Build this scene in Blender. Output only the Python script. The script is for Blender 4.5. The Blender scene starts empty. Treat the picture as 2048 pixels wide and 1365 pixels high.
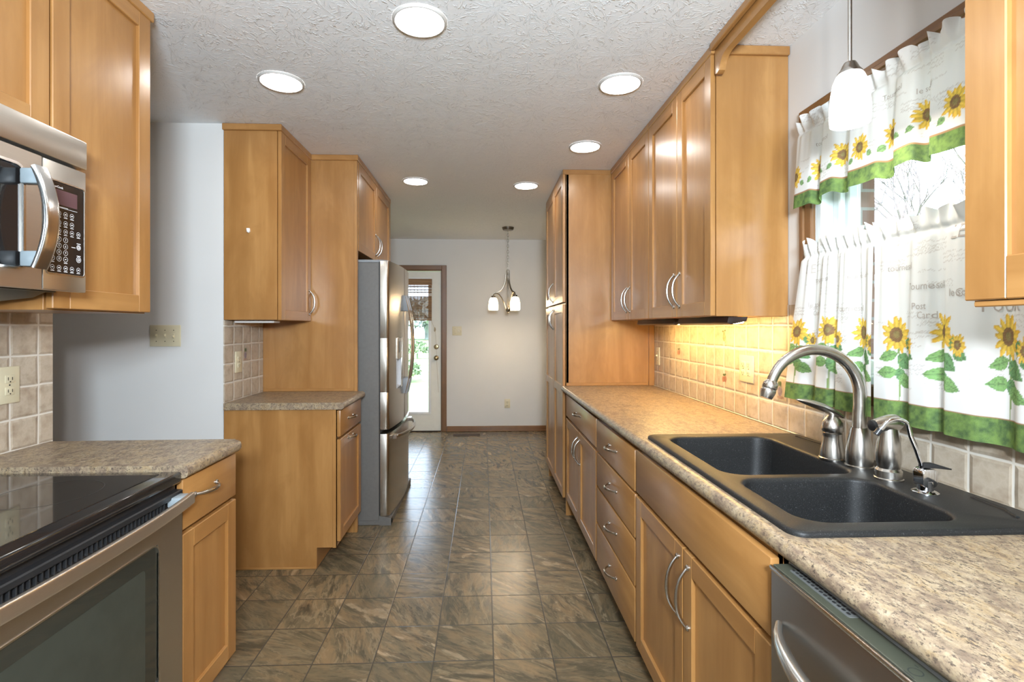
import bpy, bmesh, math, random
import numpy as np
from mathutils import Vector, Matrix
random.seed(7)
PI = math.pi
R = math.radians
SC = bpy.context.scene
COL = SC.collection

# ------------------------------------------------------------------ camera
cd = bpy.data.cameras.new('camera')
cam = bpy.data.objects.new('camera', cd)
COL.objects.link(cam)
cam.location = (0, 0, 1.33)
cam.rotation_euler = (R(90), 0, R(-2.2))
cd.sensor_width = 36
cd.lens = 1000 / 2048 * 36
cd.shift_x = 18 / 2048
cd.shift_y = -28.5 / 2048
cd.clip_start = 0.02
cd.clip_end = 300
SC.camera = cam

# ------------------------------------------------------------------ view, world, lights
SC.view_settings.view_transform = 'Standard'
SC.view_settings.look = 'None'
SC.view_settings.gamma = 1
SC.view_settings.use_curve_mapping = False
SC.view_settings.exposure = 0.1
SC.cycles.use_denoising = True
SC.cycles.max_bounces = 10
SC.cycles.diffuse_bounces = 6
SC.cycles.caustics_reflective = False
SC.cycles.caustics_refractive = False
SC.cycles.sample_clamp_indirect = 8

W = bpy.data.worlds.new('overcast_sky')
SC.world = W
W.use_nodes = True
W.node_tree.nodes['Background'].inputs[0].default_value = (0.66, 0.82, 1.0, 1)
W.node_tree.nodes['Background'].inputs[1].default_value = 7.5

def lamp(name, kind, loc, power, color=(1, 1, 1), size=0.3, aim=None, **kw):
    l = bpy.data.lights.new(name, kind)
    l.energy = power
    l.color = color
    if kind == 'AREA':
        l.size = size
    elif kind in ('POINT', 'SPOT'):
        l.shadow_soft_size = size
    for k, v in kw.items():
        setattr(l, k, v)
    o = bpy.data.objects.new(name, l)
    o.location = loc
    if aim is not None:
        o.rotation_euler = (Vector(aim) - Vector(loc)).to_track_quat('-Z', 'Y').to_euler()
    COL.objects.link(o)
    return o

# sun behind the house: it lights the lawn and trees, not the windows
lamp('sun', 'SUN', (0, 0, 12), 9, (1.0, 0.96, 0.9), aim=(6, 9, 0), angle=0.02)
FLASH_POWER = 27
CAN_STRENGTH = 38
# photographer's flash head just behind and above the camera, and its bounce off the ceiling
lamp('flash', 'AREA', (0.10, -0.32, 1.60), FLASH_POWER, (0.95, 0.97, 1.0), 0.10, aim=(-0.2, 3.0, 1.3))
lamp('flash_bounce', 'AREA', (0.1, -0.8, 1.75), 120, (0.74, 0.88, 1.0), 0.35, aim=(0.0, 0.6, 2.44))

# ------------------------------------------------------------------ materials
def new_mat(name):
    m = bpy.data.materials.new(name)
    m.use_nodes = True
    nt = m.node_tree
    return m, nt, nt.nodes['Principled BSDF']

def node(nt, t, props=None, **ins):
    n = nt.nodes.new(t)
    for k, v in (props or {}).items():
        setattr(n, k, v)
    for k, v in ins.items():
        key = int(k[1:]) if k[0] == 'i' and k[1:].isdigit() else k.replace('_', ' ')
        if hasattr(v, 'is_output'):
            nt.links.new(v, n.inputs[key])
        else:
            n.inputs[key].default_value = v
    return n

def math_n(nt, op, a, b=0.0, c=0.0):
    return node(nt, 'ShaderNodeMath', {'operation': op}, i0=a, i1=b, i2=c).outputs[0]

def vmath(nt, op, a, b=(0, 0, 0)):
    n = node(nt, 'ShaderNodeVectorMath', {'operation': op}, i0=a)
    if hasattr(b, 'is_output'):
        nt.links.new(b, n.inputs[1])
    else:
        n.inputs[1].default_value = b
    return n.outputs[0]

def ramp(nt, fac, stops, interp='LINEAR'):
    n = nt.nodes.new('ShaderNodeValToRGB')
    n.color_ramp.interpolation = interp
    el = n.color_ramp.elements
    while len(el) < len(stops):
        el.new(0.5)
    for e, (p, c) in zip(el, stops):
        e.position = p
        e.color = (*c, 1) if len(c) == 3 else c
    nt.links.new(fac, n.inputs[0])
    return n.outputs[0]

def mixc(nt, fac, a, b, mode='MIX'):
    n = nt.nodes.new('ShaderNodeMix')
    n.data_type = 'RGBA'
    n.blend_type = mode
    for sock, v in ((n.inputs[0], fac), (n.inputs[6], a), (n.inputs[7], b)):
        if hasattr(v, 'is_output'):
            nt.links.new(v, sock)
        elif isinstance(v, (int, float)):
            sock.default_value = v
        else:
            sock.default_value = (*v, 1)
    return n.outputs[2]

def objco(nt):
    return nt.nodes.new('ShaderNodeTexCoord').outputs['Object']

def pos(nt):
    return nt.nodes.new('ShaderNodeNewGeometry').outputs['Position']

def mapping(nt, v, scale=(1, 1, 1), rot=(0, 0, 0), loc=(0, 0, 0)):
    return node(nt, 'ShaderNodeMapping', None, Vector=v, Location=loc, Rotation=rot, Scale=scale).outputs[0]

def noise(nt, v, scale=5, detail=4, rough=0.5, dist=0.0):
    n = node(nt, 'ShaderNodeTexNoise', None, Vector=v, Scale=scale, Detail=detail, Roughness=rough, Distortion=dist)
    return n.outputs[0]

def bump(nt, bsdf, h, strength=0.3, dist=0.01):
    b = node(nt, 'ShaderNodeBump', None, Height=h, Strength=strength, Distance=dist)
    nt.links.new(b.outputs[0], bsdf.inputs['Normal'])
    return b

def setc(nt, bsdf, v):
    if hasattr(v, 'is_output'):
        nt.links.new(v, bsdf.inputs['Base Color'])
    else:
        bsdf.inputs['Base Color'].default_value = (*v, 1)

def plain(name, c, rough=0.5, metal=0.0, coat=0.0, var=0.06, scale=18, spec=0.5, emit=None, es=0.0):
    """a plain coloured material with a faint procedural mottling"""
    m, nt, b = new_mat(name)
    v = noise(nt, objco(nt), scale, 3)
    lo = tuple(x * (1 - var) for x in c)
    hi = tuple(min(1, x * (1 + var)) for x in c)
    setc(nt, b, ramp(nt, v, [(0.3, lo), (0.7, hi)]))
    b.inputs['Roughness'].default_value = rough
    b.inputs['Metallic'].default_value = metal
    b.inputs['Coat Weight'].default_value = coat
    b.inputs['Coat Roughness'].default_value = 0.15
    b.inputs['Specular IOR Level'].default_value = spec
    if emit:
        b.inputs['Emission Color'].default_value = (*emit, 1)
        b.inputs['Emission Strength'].default_value = es
    return m

def wood(name, lo, hi, axis='z', rough=0.32, coat=0.25, streak=9.0):
    m, nt, b = new_mat(name)
    sc = {'z': (streak, streak, 0.7), 'y': (streak, 0.7, streak), 'x': (0.7, streak, streak)}[axis]
    co = objco(nt)
    n1 = noise(nt, mapping(nt, co, sc), 1.6, 5, 0.55, 0.6)
    n2 = noise(nt, mapping(nt, co, tuple(s * 5 for s in sc)), 2.2, 3, 0.6)
    n3 = noise(nt, mapping(nt, co, (2.6, 2.6, 1.1) if axis == 'z' else (2.6, 1.1, 2.6)), 2.4, 4, 0.6, 0.8)
    a = ramp(nt, n1, [(0.28, lo), (0.72, hi)])
    a = mixc(nt, math_n(nt, 'MULTIPLY', n2, 0.16), a, tuple(x * 0.62 for x in lo))
    a = mixc(nt, ramp(nt, n3, [(0.38, (0.55, 0.55, 0.55)), (0.58, (0, 0, 0))]), a, tuple(x * 0.88 for x in lo))
    setc(nt, b, a)
    b.inputs['Roughness'].default_value = rough
    b.inputs['Coat Weight'].default_value = coat
    b.inputs['Coat Roughness'].default_value = 0.22
    bump(nt, b, n2, 0.05, 0.002)
    return m

MLO, MHI = (0.325, 0.148, 0.041), (0.46, 0.238, 0.079)
M = {}
M['wood_v'] = wood('maple_vertical_grain', MLO, MHI, 'z')
M['wood_h'] = wood('maple_horizontal_grain', MLO, MHI, 'y')
M['wood_x'] = wood('maple_cross_grain', MLO, MHI, 'x')
M['trim_wood'] = wood('stained_oak_trim', (0.16, 0.070, 0.021), (0.235, 0.110, 0.036), 'z', 0.4, 0.15, 14)
M['trim_wood_h'] = wood('stained_oak_trim_horizontal', (0.16, 0.070, 0.021), (0.235, 0.110, 0.036), 'x', 0.4, 0.15, 14)
M['dark_gap'] = plain('dark_recess', (0.03, 0.018, 0.01), 0.8)
M['paint'] = plain('wall_paint', (0.66, 0.65, 0.63), 0.75, var=0.015, scale=3)
M['white'] = plain('white_plastic', (0.82, 0.82, 0.80), 0.4, var=0.02)
M['can_trim'] = plain('shaded_white_trim', (0.52, 0.50, 0.47), 0.5, var=0.02)  # white plastic rings, the weaker light on them put into the colour
M['door_paint'] = plain('cream_door_paint', (0.78, 0.76, 0.68), 0.45, var=0.02)
M['almond'] = plain('almond_plastic', (0.62, 0.56, 0.39), 0.35, var=0.03)
M['slot'] = plain('dark_slot', (0.02, 0.018, 0.015), 0.6)
M['black_gloss'] = plain('black_glass', (0.012, 0.011, 0.011), 0.06, coat=0.5, var=0.1)
M['black'] = plain('black_plastic', (0.016, 0.016, 0.017), 0.35)
M['display'] = plain('unlit_display', (0.10, 0.05, 0.055), 0.2)
M['fridge_side'] = plain('grey_textured_steel', (0.135, 0.128, 0.118), 0.5, var=0.05, scale=60)
M['grey_plastic'] = plain('grey_plastic', (0.28, 0.29, 0.30), 0.4)
M['nickel'] = plain('brushed_nickel', (0.50, 0.47, 0.43), 0.26, 1.0, var=0.08, scale=50)
M['antique_nickel'] = plain('antique_nickel', (0.27, 0.235, 0.19), 0.3, 1.0, var=0.08, scale=50)
M['chrome'] = plain('chrome', (0.72, 0.72, 0.73), 0.07, 1.0, var=0.02)
M['brass'] = plain('aged_brass', (0.36, 0.27, 0.14), 0.3, 1.0)
M['mark'] = plain('printed_marking', (0.72, 0.72, 0.72), 0.5)
M['mark_dark'] = plain('dark_printed_marking', (0.03, 0.035, 0.03), 0.5)
M['silicone'] = plain('clear_caulk', (0.55, 0.54, 0.52), 0.3)
M['vinyl'] = plain('white_vinyl_frame', (0.74, 0.80, 0.82), 0.4, var=0.02)

def steel(name, c, axis, rough=0.3):
    m, nt, b = new_mat(name)
    sc = {'y': (1600, 3, 1600), 'z': (1600, 1600, 3), 'x': (3, 1600, 1600)}[axis]
    n = noise(nt, mapping(nt, objco(nt), sc), 1.0, 2)
    setc(nt, b, ramp(nt, n, [(0.3, tuple(x * 0.965 for x in c)), (0.7, tuple(x * 1.03 for x in c))]))
    b.inputs['Metallic'].default_value = 1.0
    rr = math_n(nt, 'MULTIPLY_ADD', n, 0.05, rough - 0.025)
    nt.links.new(rr, b.inputs['Roughness'])
    return m
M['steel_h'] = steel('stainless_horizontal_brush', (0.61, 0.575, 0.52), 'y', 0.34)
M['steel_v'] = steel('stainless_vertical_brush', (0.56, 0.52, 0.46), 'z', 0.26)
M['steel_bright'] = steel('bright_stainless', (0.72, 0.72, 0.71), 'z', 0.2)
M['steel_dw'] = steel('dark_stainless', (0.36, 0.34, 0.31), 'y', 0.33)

def tile_mat():
    m, nt, b = new_mat('tumbled_stone_tile')
    p = pos(nt)
    s = node(nt, 'ShaderNodeSeparateXYZ', None, Vector=p)
    c = node(nt, 'ShaderNodeCombineXYZ', None,
             X=math_n(nt, 'SUBTRACT', s.outputs[1], 1.091), Y=math_n(nt, 'SUBTRACT', s.outputs[2], 0.9135)).outputs[0]
    q = vmath(nt, 'DIVIDE', c, (0.1055, 0.1055, 1))
    wob = node(nt, 'ShaderNodeTexNoise', None, Vector=p, Scale=9.0, Detail=2.0).outputs[1]
    q = vmath(nt, 'ADD', q, vmath(nt, 'MULTIPLY', vmath(nt, 'SUBTRACT', wob, (0.5, 0.5, 0.5)), (0.085, 0.085, 0)))
    cell = vmath(nt, 'FLOOR', q)
    f = vmath(nt, 'FRACTION', q)
    e = node(nt, 'ShaderNodeSeparateXYZ', None, Vector=vmath(nt, 'ABSOLUTE', vmath(nt, 'SUBTRACT', f, (0.5, 0.5, 0.5))))
    mx = math_n(nt, 'MAXIMUM', e.outputs[0], e.outputs[1])
    rnd = node(nt, 'ShaderNodeTexWhiteNoise', {'noise_dimensions': '3D'}, Vector=cell)
    grout = ramp(nt, mx, [(0.463, (0, 0, 0)), (0.478, (1, 1, 1))])
    n1 = noise(nt, vmath(nt, 'ADD', p, rnd.outputs[1]), 22, 6, 0.6)
    n2 = noise(nt, p, 120, 2)
    base = ramp(nt, n1, [(0.30, (0.33, 0.26, 0.19)), (0.45, (0.43, 0.36, 0.275)), (0.55, (0.50, 0.43, 0.34)), (0.70, (0.42, 0.345, 0.255)), (0.8, (0.55, 0.485, 0.39))])
    base = mixc(nt, math_n(nt, 'MULTIPLY', rnd.outputs[0], 0.4), base, (0.41, 0.32, 0.235))
    setc(nt, b, mixc(nt, grout, base, (0.66, 0.615, 0.54)))
    b.inputs['Roughness'].default_value = 0.42
    hgt = ramp(nt, mx, [(0.40, (1, 1, 1)), (0.478, (0, 0, 0))])
    hh = math_n(nt, 'ADD', hgt, math_n(nt, 'MULTIPLY', math_n(nt, 'ADD', n1, n2), 0.12))
    bump(nt, b, hh, 0.7, 0.004)
    return m
M['tile'] = tile_mat()

def counter_mat():
    m, nt, b = new_mat('speckled_laminate')
    p = pos(nt)
    q = mapping(nt, p, (1.4, 0.85, 1.4), (0, 0, R(35)))
    n1 = noise(nt, q, 17, 7, 0.68, 0.5)
    n2 = noise(nt, vmath(nt, 'ADD', q, (5, 3, 1)), 44, 7, 0.74, 0.4)
    n3 = noise(nt, vmath(nt, 'ADD', q, (2, 7, 4)), 120, 5, 0.72)
    n4 = noise(nt, p, 5, 3)
    a = ramp(nt, n1, [(0.34, (0.160, 0.116, 0.084)), (0.45, (0.240, 0.180, 0.124)), (0.53, (0.320, 0.252, 0.168)), (0.60, (0.304, 0.220, 0.124)), (0.69, (0.200, 0.144, 0.100))])
    a = mixc(nt, ramp(nt, n2, [(0.50, (0, 0, 0)), (0.61, (0.75, 0.75, 0.75))]), a, (0.120, 0.082, 0.064))
    a = mixc(nt, ramp(nt, n2, [(0.35, (0.85, 0.85, 0.85)), (0.45, (0, 0, 0))]), a, (0.384, 0.316, 0.228))
    a = mixc(nt, ramp(nt, n3, [(0.535, (0, 0, 0)), (0.61, (0.9, 0.9, 0.9))]), a, (0.044, 0.032, 0.030))
    a = mixc(nt, math_n(nt, 'MULTIPLY', n4, 0.2), a, (0.224, 0.176, 0.128))
    a = mixc(nt, 1.0, a, (1.17, 1.15, 1.10), 'MULTIPLY')
    setc(nt, b, a)
    b.inputs['Roughness'].default_value = 0.36
    bump(nt, b, n3, 0.03, 0.001)
    return m
M['counter'] = counter_mat()

def floor_mat():
    m, nt, b = new_mat('slate_look_vinyl')
    p = pos(nt)
    q = vmath(nt, 'DIVIDE', vmath(nt, 'SUBTRACT', p, (0.039, 1.995, 0)), (0.2385, 0.2385, 1))
    s0 = node(nt, 'ShaderNodeSeparateXYZ', None, Vector=q)
    q = node(nt, 'ShaderNodeCombineXYZ', None, X=s0.outputs[0], Y=s0.outputs[1], Z=0.5).outputs[0]
    cell = vmath(nt, 'FLOOR', q)
    f = vmath(nt, 'FRACTION', q)
    e = node(nt, 'ShaderNodeSeparateXYZ', None, Vector=vmath(nt, 'ABSOLUTE', vmath(nt, 'SUBTRACT', f, (0.5, 0.5, 0.5))))
    mx = math_n(nt, 'MAXIMUM', e.outputs[0], e.outputs[1])
    rnd = node(nt, 'ShaderNodeTexWhiteNoise', {'noise_dimensions': '3D'}, Vector=cell)
    rs = node(nt, 'ShaderNodeSeparateXYZ', None, Vector=rnd.outputs[1])
    rot = node(nt, 'ShaderNodeVectorRotate', {'rotation_type': 'Z_AXIS'}, Vector=p,
               Angle=math_n(nt, 'MULTIPLY_ADD', rs.outputs[0], 1.6, 0.1)).outputs[0]
    off = vmath(nt, 'ADD', vmath(nt, 'MULTIPLY', rot, (3.6, 12.0, 1)), vmath(nt, 'MULTIPLY', rnd.outputs[1], (37, 41, 29)))
    n1 = noise(nt, off, 0.75, 7, 0.6, 0.55)
    n2 = noise(nt, off, 1.9, 7, 0.66, 0.5)
    n3 = noise(nt, p, 6.0, 3)
    a = ramp(nt, n1, [(0.30, (0.04, 0.036, 0.026)), (0.40, (0.10, 0.09, 0.062)), (0.455, (0.27, 0.225, 0.15)), (0.47, (0.14, 0.125, 0.085)),
                      (0.535, (0.175, 0.15, 0.098)), (0.55, (0.075, 0.07, 0.05)), (0.62, (0.16, 0.135, 0.09)), (0.66, (0.42, 0.35, 0.245)), (0.75, (0.24, 0.20, 0.135))])
    a = mixc(nt, ramp(nt, n2, [(0.46, (0, 0, 0)), (0.62, (0.7, 0.7, 0.7))]), a, (0.30, 0.215, 0.122))
    a = mixc(nt, ramp(nt, n2, [(0.36, (0.8, 0.8, 0.8)), (0.45, (0, 0, 0))]), a, (0.065, 0.06, 0.042))
    a = mixc(nt, math_n(nt, 'MULTIPLY', math_n(nt, 'POWER', rs.outputs[1], 1.5), 0.75), a, mixc(nt, 0.72, a, (0.088, 0.088, 0.062)))
    a = mixc(nt, math_n(nt, 'MULTIPLY', n3, 0.2), a, (0.20, 0.165, 0.11))
    gr = ramp(nt, mx, [(0.486, (0, 0, 0)), (0.493, (1, 1, 1))])
    a = mixc(nt, 1.0, a, (1.0, 0.90, 0.80), 'MULTIPLY')
    setc(nt, b, mixc(nt, gr, a, (0.07, 0.06, 0.045)))
    h = math_n(nt, 'SUBTRACT', math_n(nt, 'ADD', math_n(nt, 'MULTIPLY', n1, 0.6), math_n(nt, 'MULTIPLY', n2, 0.5)), math_n(nt, 'MULTIPLY', gr, 0.6))
    b.inputs['Roughness'].default_value = 0.25
    b.inputs['Specular IOR Level'].default_value = 0.5
    bump(nt, b, h, 0.35, 0.006)
    return m
M['floor'] = floor_mat()

def ceiling_mat():
    m, nt, b = new_mat('stomped_ceiling_texture')
    p = mapping(nt, pos(nt), (1, 1, 0))
    hs = []
    for sc_, o_ in ((4.3, (0, 0, 0)), (5.9, (3.3, 1.7, 0))):
        q = vmath(nt, 'ADD', p, o_)
        vn = node(nt, 'ShaderNodeTexVoronoi', {'feature': 'F1'}, Vector=q, Scale=sc_)
        d = vmath(nt, 'SUBTRACT', q, vn.outputs['Position'])
        s = node(nt, 'ShaderNodeSeparateXYZ', None, Vector=d)
        an = math_n(nt, 'ARCTAN2', s.outputs[1], s.outputs[0])
        c = node(nt, 'ShaderNodeCombineXYZ', None, X=math_n(nt, 'MULTIPLY', an, 5.5), Y=math_n(nt, 'MULTIPLY', vn.outputs['Distance'], 5.5))
        v = noise(nt, vmath(nt, 'ADD', c.outputs[0], vmath(nt, 'MULTIPLY', vn.outputs['Color'], (50, 50, 0))), 1.0, 3, 0.6, 0.6)
        hs.append(ramp(nt, v, [(0.56, (0, 0, 0)), (0.64, (1, 1, 1)), (0.70, (0.4, 0.4, 0.4))]))
    h = math_n(nt, 'MAXIMUM', hs[0], hs[1])
    fine = noise(nt, p, 90, 3)
    bump(nt, b, math_n(nt, 'ADD', h, math_n(nt, 'MULTIPLY', fine, 0.12)), 0.5, 0.004)
    setc(nt, b, (0.79, 0.80, 0.805))
    b.inputs['Roughness'].default_value = 0.7
    return m
M['ceiling'] = ceiling_mat()

def sink_mat():
    m, nt, b = new_mat('black_granite_composite')
    n1 = noise(nt, objco(nt), 420, 2)
    setc(nt, b, ramp(nt, n1, [(0.35, (0.009, 0.009, 0.009)), (0.64, (0.016, 0.016, 0.016)), (0.74, (0.08, 0.08, 0.08))]))
    b.inputs['Roughness'].default_value = 0.48
    b.inputs['Specular IOR Level'].default_value = 0.32
    bump(nt, b, n1, 0.15, 0.001)
    return m
M['sink'] = sink_mat()

def glow(name, c, strength, alb=(0.9, 0.9, 0.9)):
    m, nt, b = new_mat(name)
    v = noise(nt, objco(nt), 6, 2)
    nt.links.new(ramp(nt, v, [(0.3, tuple(x * 0.97 for x in c)), (0.7, c)]), b.inputs['Emission Color'])
    setc(nt, b, alb)
    b.inputs['Emission Strength'].default_value = strength
    b.inputs['Roughness'].default_value = 0.3
    return m
M['can_glow'] = glow('lit_downlight_lens', (1.0, 0.97, 0.93), CAN_STRENGTH)
M['shade_glow'] = glow('lit_opal_glass', (1.0, 0.74, 0.44), 15)
M['pendant_glow'] = glow('lit_white_glass', (1.0, 0.95, 0.86), 1.7)
M['strip_glow'] = glow('lit_warm_strip_lens', (1.0, 0.64, 0.22), 120)

def glass_mat():
    m, nt, b = new_mat('window_glass')
    v = noise(nt, objco(nt), 2, 2)
    nt.links.new(math_n(nt, 'MULTIPLY', v, 0.01), b.inputs['Roughness'])
    tr = node(nt, 'ShaderNodeBsdfTransparent')
    gl = node(nt, 'ShaderNodeBsdfGlossy', None, Roughness=0.02)
    mx = nt.nodes.new('ShaderNodeMixShader')
    mx.inputs[0].default_value = 0.035
    nt.links.new(tr.outputs[0], mx.inputs[1])
    nt.links.new(gl.outputs[0], mx.inputs[2])
    nt.links.new(mx.outputs[0], nt.nodes['Material Output'].inputs[0])
    return m
M['glass'] = glass_mat()

def oven_glass_mat():
    m, nt, b = new_mat('tinted_oven_glass')
    v = noise(nt, objco(nt), 3, 2)
    setc(nt, b, ramp(nt, v, [(0.35, (0.020, 0.022, 0.018)), (0.65, (0.032, 0.034, 0.027))]))
    b.inputs['Roughness'].default_value = 0.09
    b.inputs['Coat Weight'].default_value = 0.6
    b.inputs['Coat Roughness'].default_value = 0.03
    return m
M['oven_glass'] = oven_glass_mat()

def brick_mat():
    m, nt, b = new_mat('red_brown_brick')
    p = pos(nt)
    s = node(nt, 'ShaderNodeSeparateXYZ', None, Vector=p)
    c = node(nt, 'ShaderNodeCombineXYZ', None, X=math_n(nt, 'ADD', s.outputs[0], s.outputs[1]), Y=s.outputs[2]).outputs[0]
    t = node(nt, 'ShaderNodeTexBrick', None, Vector=c, Color1=(0.20, 0.11, 0.085, 1), Color2=(0.27, 0.17, 0.14, 1),
             Mortar=(0.30, 0.28, 0.27, 1), Scale=1.0, Mortar_Size=0.006, Brick_Width=0.2, Row_Height=0.068)
    nt.links.new(t.outputs[0], b.inputs['Base Color'])
    b.inputs['Roughness'].default_value = 0.85
    return m
M['brick'] = brick_mat()
M['grass'] = plain('mown_grass', (0.20, 0.27, 0.10), 0.9, var=0.4, scale=2)
M['leaf'] = plain('shrub_leaves', (0.22, 0.29, 0.17), 0.7, var=0.4, scale=6)
M['far_leaf'] = plain('hazy_far_foliage', (0.36, 0.40, 0.38), 0.8, var=0.3, scale=2)  # grey-blue distance haze is put into the leaf colour
M['bark'] = plain('bare_bark', (0.20, 0.17, 0.17), 0.9, var=0.2)

def bamboo_mat():
    m, nt, b = new_mat('woven_bamboo')
    co = objco(nt)
    n1 = noise(nt, mapping(nt, co, (3, 3, 120)), 1.0, 3)
    n2 = noise(nt, mapping(nt, co, (25, 25, 3)), 1.0, 2)
    a = ramp(nt, n1, [(0.3, (0.15, 0.072, 0.026)), (0.5, (0.31, 0.165, 0.062)), (0.7, (0.46, 0.27, 0.115))])
    setc(nt, b, mixc(nt, math_n(nt, 'MULTIPLY', n2, 0.3), a, (0.10, 0.045, 0.018)))
    b.inputs['Roughness'].default_value = 0.6
    return m
M['bamboo'] = bamboo_mat()

def fabric_mat():
    m, nt, b = new_mat('printed_cotton')
    at = node(nt, 'ShaderNodeVertexColor', {'layer_name': 'print'})
    weave = noise(nt, objco(nt), 700, 1)
    c = mixc(nt, math_n(nt, 'MULTIPLY', weave, 0.12), at.outputs[0], (0.7, 0.7, 0.68))
    d = node(nt, 'ShaderNodeBsdfDiffuse', None, Color=c)
    t = node(nt, 'ShaderNodeBsdfTranslucent', None, Color=c)
    mx = nt.nodes.new('ShaderNodeMixShader')
    mx.inputs[0].default_value = 0.10
    nt.links.new(d.outputs[0], mx.inputs[1])
    nt.links.new(t.outputs[0], mx.inputs[2])
    nt.links.new(mx.outputs[0], nt.nodes['Material Output'].inputs[0])
    return m
M['fabric'] = fabric_mat()
M['ink'] = plain('faded_print_ink', (0.46, 0.42, 0.38), 0.9)

# ------------------------------------------------------------------ mesh helpers
def bm_new():
    return bmesh.new()

def add_box(bm, x0, x1, y0, y1, z0, z1, bev=0.0, seg=1, mi=0):
    mat = Matrix.Translation(((x0 + x1) / 2, (y0 + y1) / 2, (z0 + z1) / 2)) @ Matrix.Diagonal((abs(x1 - x0), abs(y1 - y0), abs(z1 - z0), 1))
    r = bmesh.ops.create_cube(bm, size=1.0, matrix=mat)
    vs = r['verts']
    fs = set(f for v in vs for f in v.link_faces)
    for f in fs:
        f.material_index = mi
    if bev > 0:
        es = list(set(e for v in vs for e in v.link_edges))
        rr = bmesh.ops.bevel(bm, geom=es, offset=bev, segments=seg, affect='EDGES', profile=0.5, clamp_overlap=True)
        for f in rr['faces']:
            f.material_index = mi
    return bm

def frames_along(pts):
    T = []
    n = len(pts)
    for i in range(n):
        a = pts[max(i - 1, 0)]
        b = pts[min(i + 1, n - 1)]
        T.append((b - a).normalized())
    up = Vector((0, 0, 1))
    if abs(T[0].dot(up)) > 0.95:
        up = Vector((1, 0, 0))
    U = [(up - T[0] * up.dot(T[0])).normalized()]
    for i in range(1, n):
        q = T[i - 1].rotation_difference(T[i])
        u = q @ U[-1]
        u = (u - T[i] * u.dot(T[i])).normalized()
        U.append(u)
    return T, U

def add_tube(bm, pts, rad, seg=12, mi=0, flat=1.0, caps=True, up=None, sq=1.0):
    """round (or flattened: flat scales the second axis) tube along pts"""
    pts = [Vector(p) for p in pts]
    n = len(pts)
    rr = rad if isinstance(rad, (list, tuple)) else [rad] * n
    T, U = frames_along(pts)
    rings = []
    for i in range(n):
        u = U[i]
        if up is not None:
            u = Vector(up)
            u = (u - T[i] * u.dot(T[i])).normalized()
        v = T[i].cross(u)
        ring = []
        for k in range(seg):
            a = 2 * PI * k / seg
            ca, sa = math.cos(a), math.sin(a)
            ca, sa = math.copysign(abs(ca) ** sq, ca), math.copysign(abs(sa) ** sq, sa)     # sq < 1 squares the section
            ring.append(bm.verts.new(pts[i] + u * (ca * rr[i]) + v * (sa * rr[i] * flat)))
        rings.append(ring)
    for i in range(n - 1):
        for k in range(seg):
            f = bm.faces.new((rings[i][k], rings[i][(k + 1) % seg], rings[i + 1][(k + 1) % seg], rings[i + 1][k]))
            f.material_index = mi
    if caps:
        for ring, rev in ((rings[0], True), (rings[-1], False)):
            f = bm.faces.new(list(reversed(ring)) if rev else ring)
            f.material_index = mi
    return bm

def add_lathe(bm, prof, loc=(0, 0, 0), seg=36, mi=0, mat=None, caps=True):
    """profile [(r, z)] spun about z, then placed"""
    mt = Matrix.Translation(loc) @ (mat or Matrix.Identity(4))
    rings = []
    for r, z in prof:
        r = max(r, 1e-5)
        rings.append([bm.verts.new(mt @ Vector((r * math.cos(2 * PI * k / seg), r * math.sin(2 * PI * k / seg), z))) for k in range(seg)])
    for i in range(len(rings) - 1):
        for k in range(seg):
            f = bm.faces.new((rings[i][k], rings[i][(k + 1) % seg], rings[i + 1][(k + 1) % seg], rings[i + 1][k]))
            f.material_index = mi
    if caps:
        for ring, rev in ((rings[0], True), (rings[-1], False)):
            f = bm.faces.new(list(reversed(ring)) if rev else ring)
            f.material_index = mi
    return bm

def add_prism(bm, poly, axis, a0, a1, mi=0, bev=0.0):
    """polygon [(p, q)] extruded along axis; (p,q) = (y,z) for x, (x,z) for y, (x,y) for z"""
    def P(p, q, a):
        return {'x': (a, p, q), 'y': (p, a, q), 'z': (p, q, a)}[axis]
    A = [bm.verts.new(P(p, q, a0)) for p, q in poly]
    B = [bm.verts.new(P(p, q, a1)) for p, q in poly]
    n = len(poly)
    fs = [bm.faces.new(A), bm.faces.new(list(reversed(B)))]
    for i in range(n):
        fs.append(bm.faces.new((A[(i + 1) % n], A[i], B[i], B[(i + 1) % n])))
    for f in fs:
        f.material_index = mi
    if bev:
        es = list(set(e for f in fs[:2] for e in f.edges))
        rr = bmesh.ops.bevel(bm, geom=es, offset=bev, segments=2, affect='EDGES', profile=0.5)
        for f in rr['faces']:
            f.material_index = mi
    return bm

def rrect(x0, x1, y0, y1, r, n=6):
    """rounded rectangle outline, counter-clockwise"""
    out = []
    for cx, cy, a in ((x1 - r, y1 - r, 0), (x0 + r, y1 - r, 90), (x0 + r, y0 + r, 180), (x1 - r, y0 + r, 270)):
        for k in range(n + 1):
            t = R(a + 90 * k / n)
            out.append((cx + r * math.cos(t), cy + r * math.sin(t)))
    return out

def wpos(o):
    v = Vector((0, 0, 0))
    while o is not None:
        v += o.location
        o = o.parent
    return v

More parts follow.
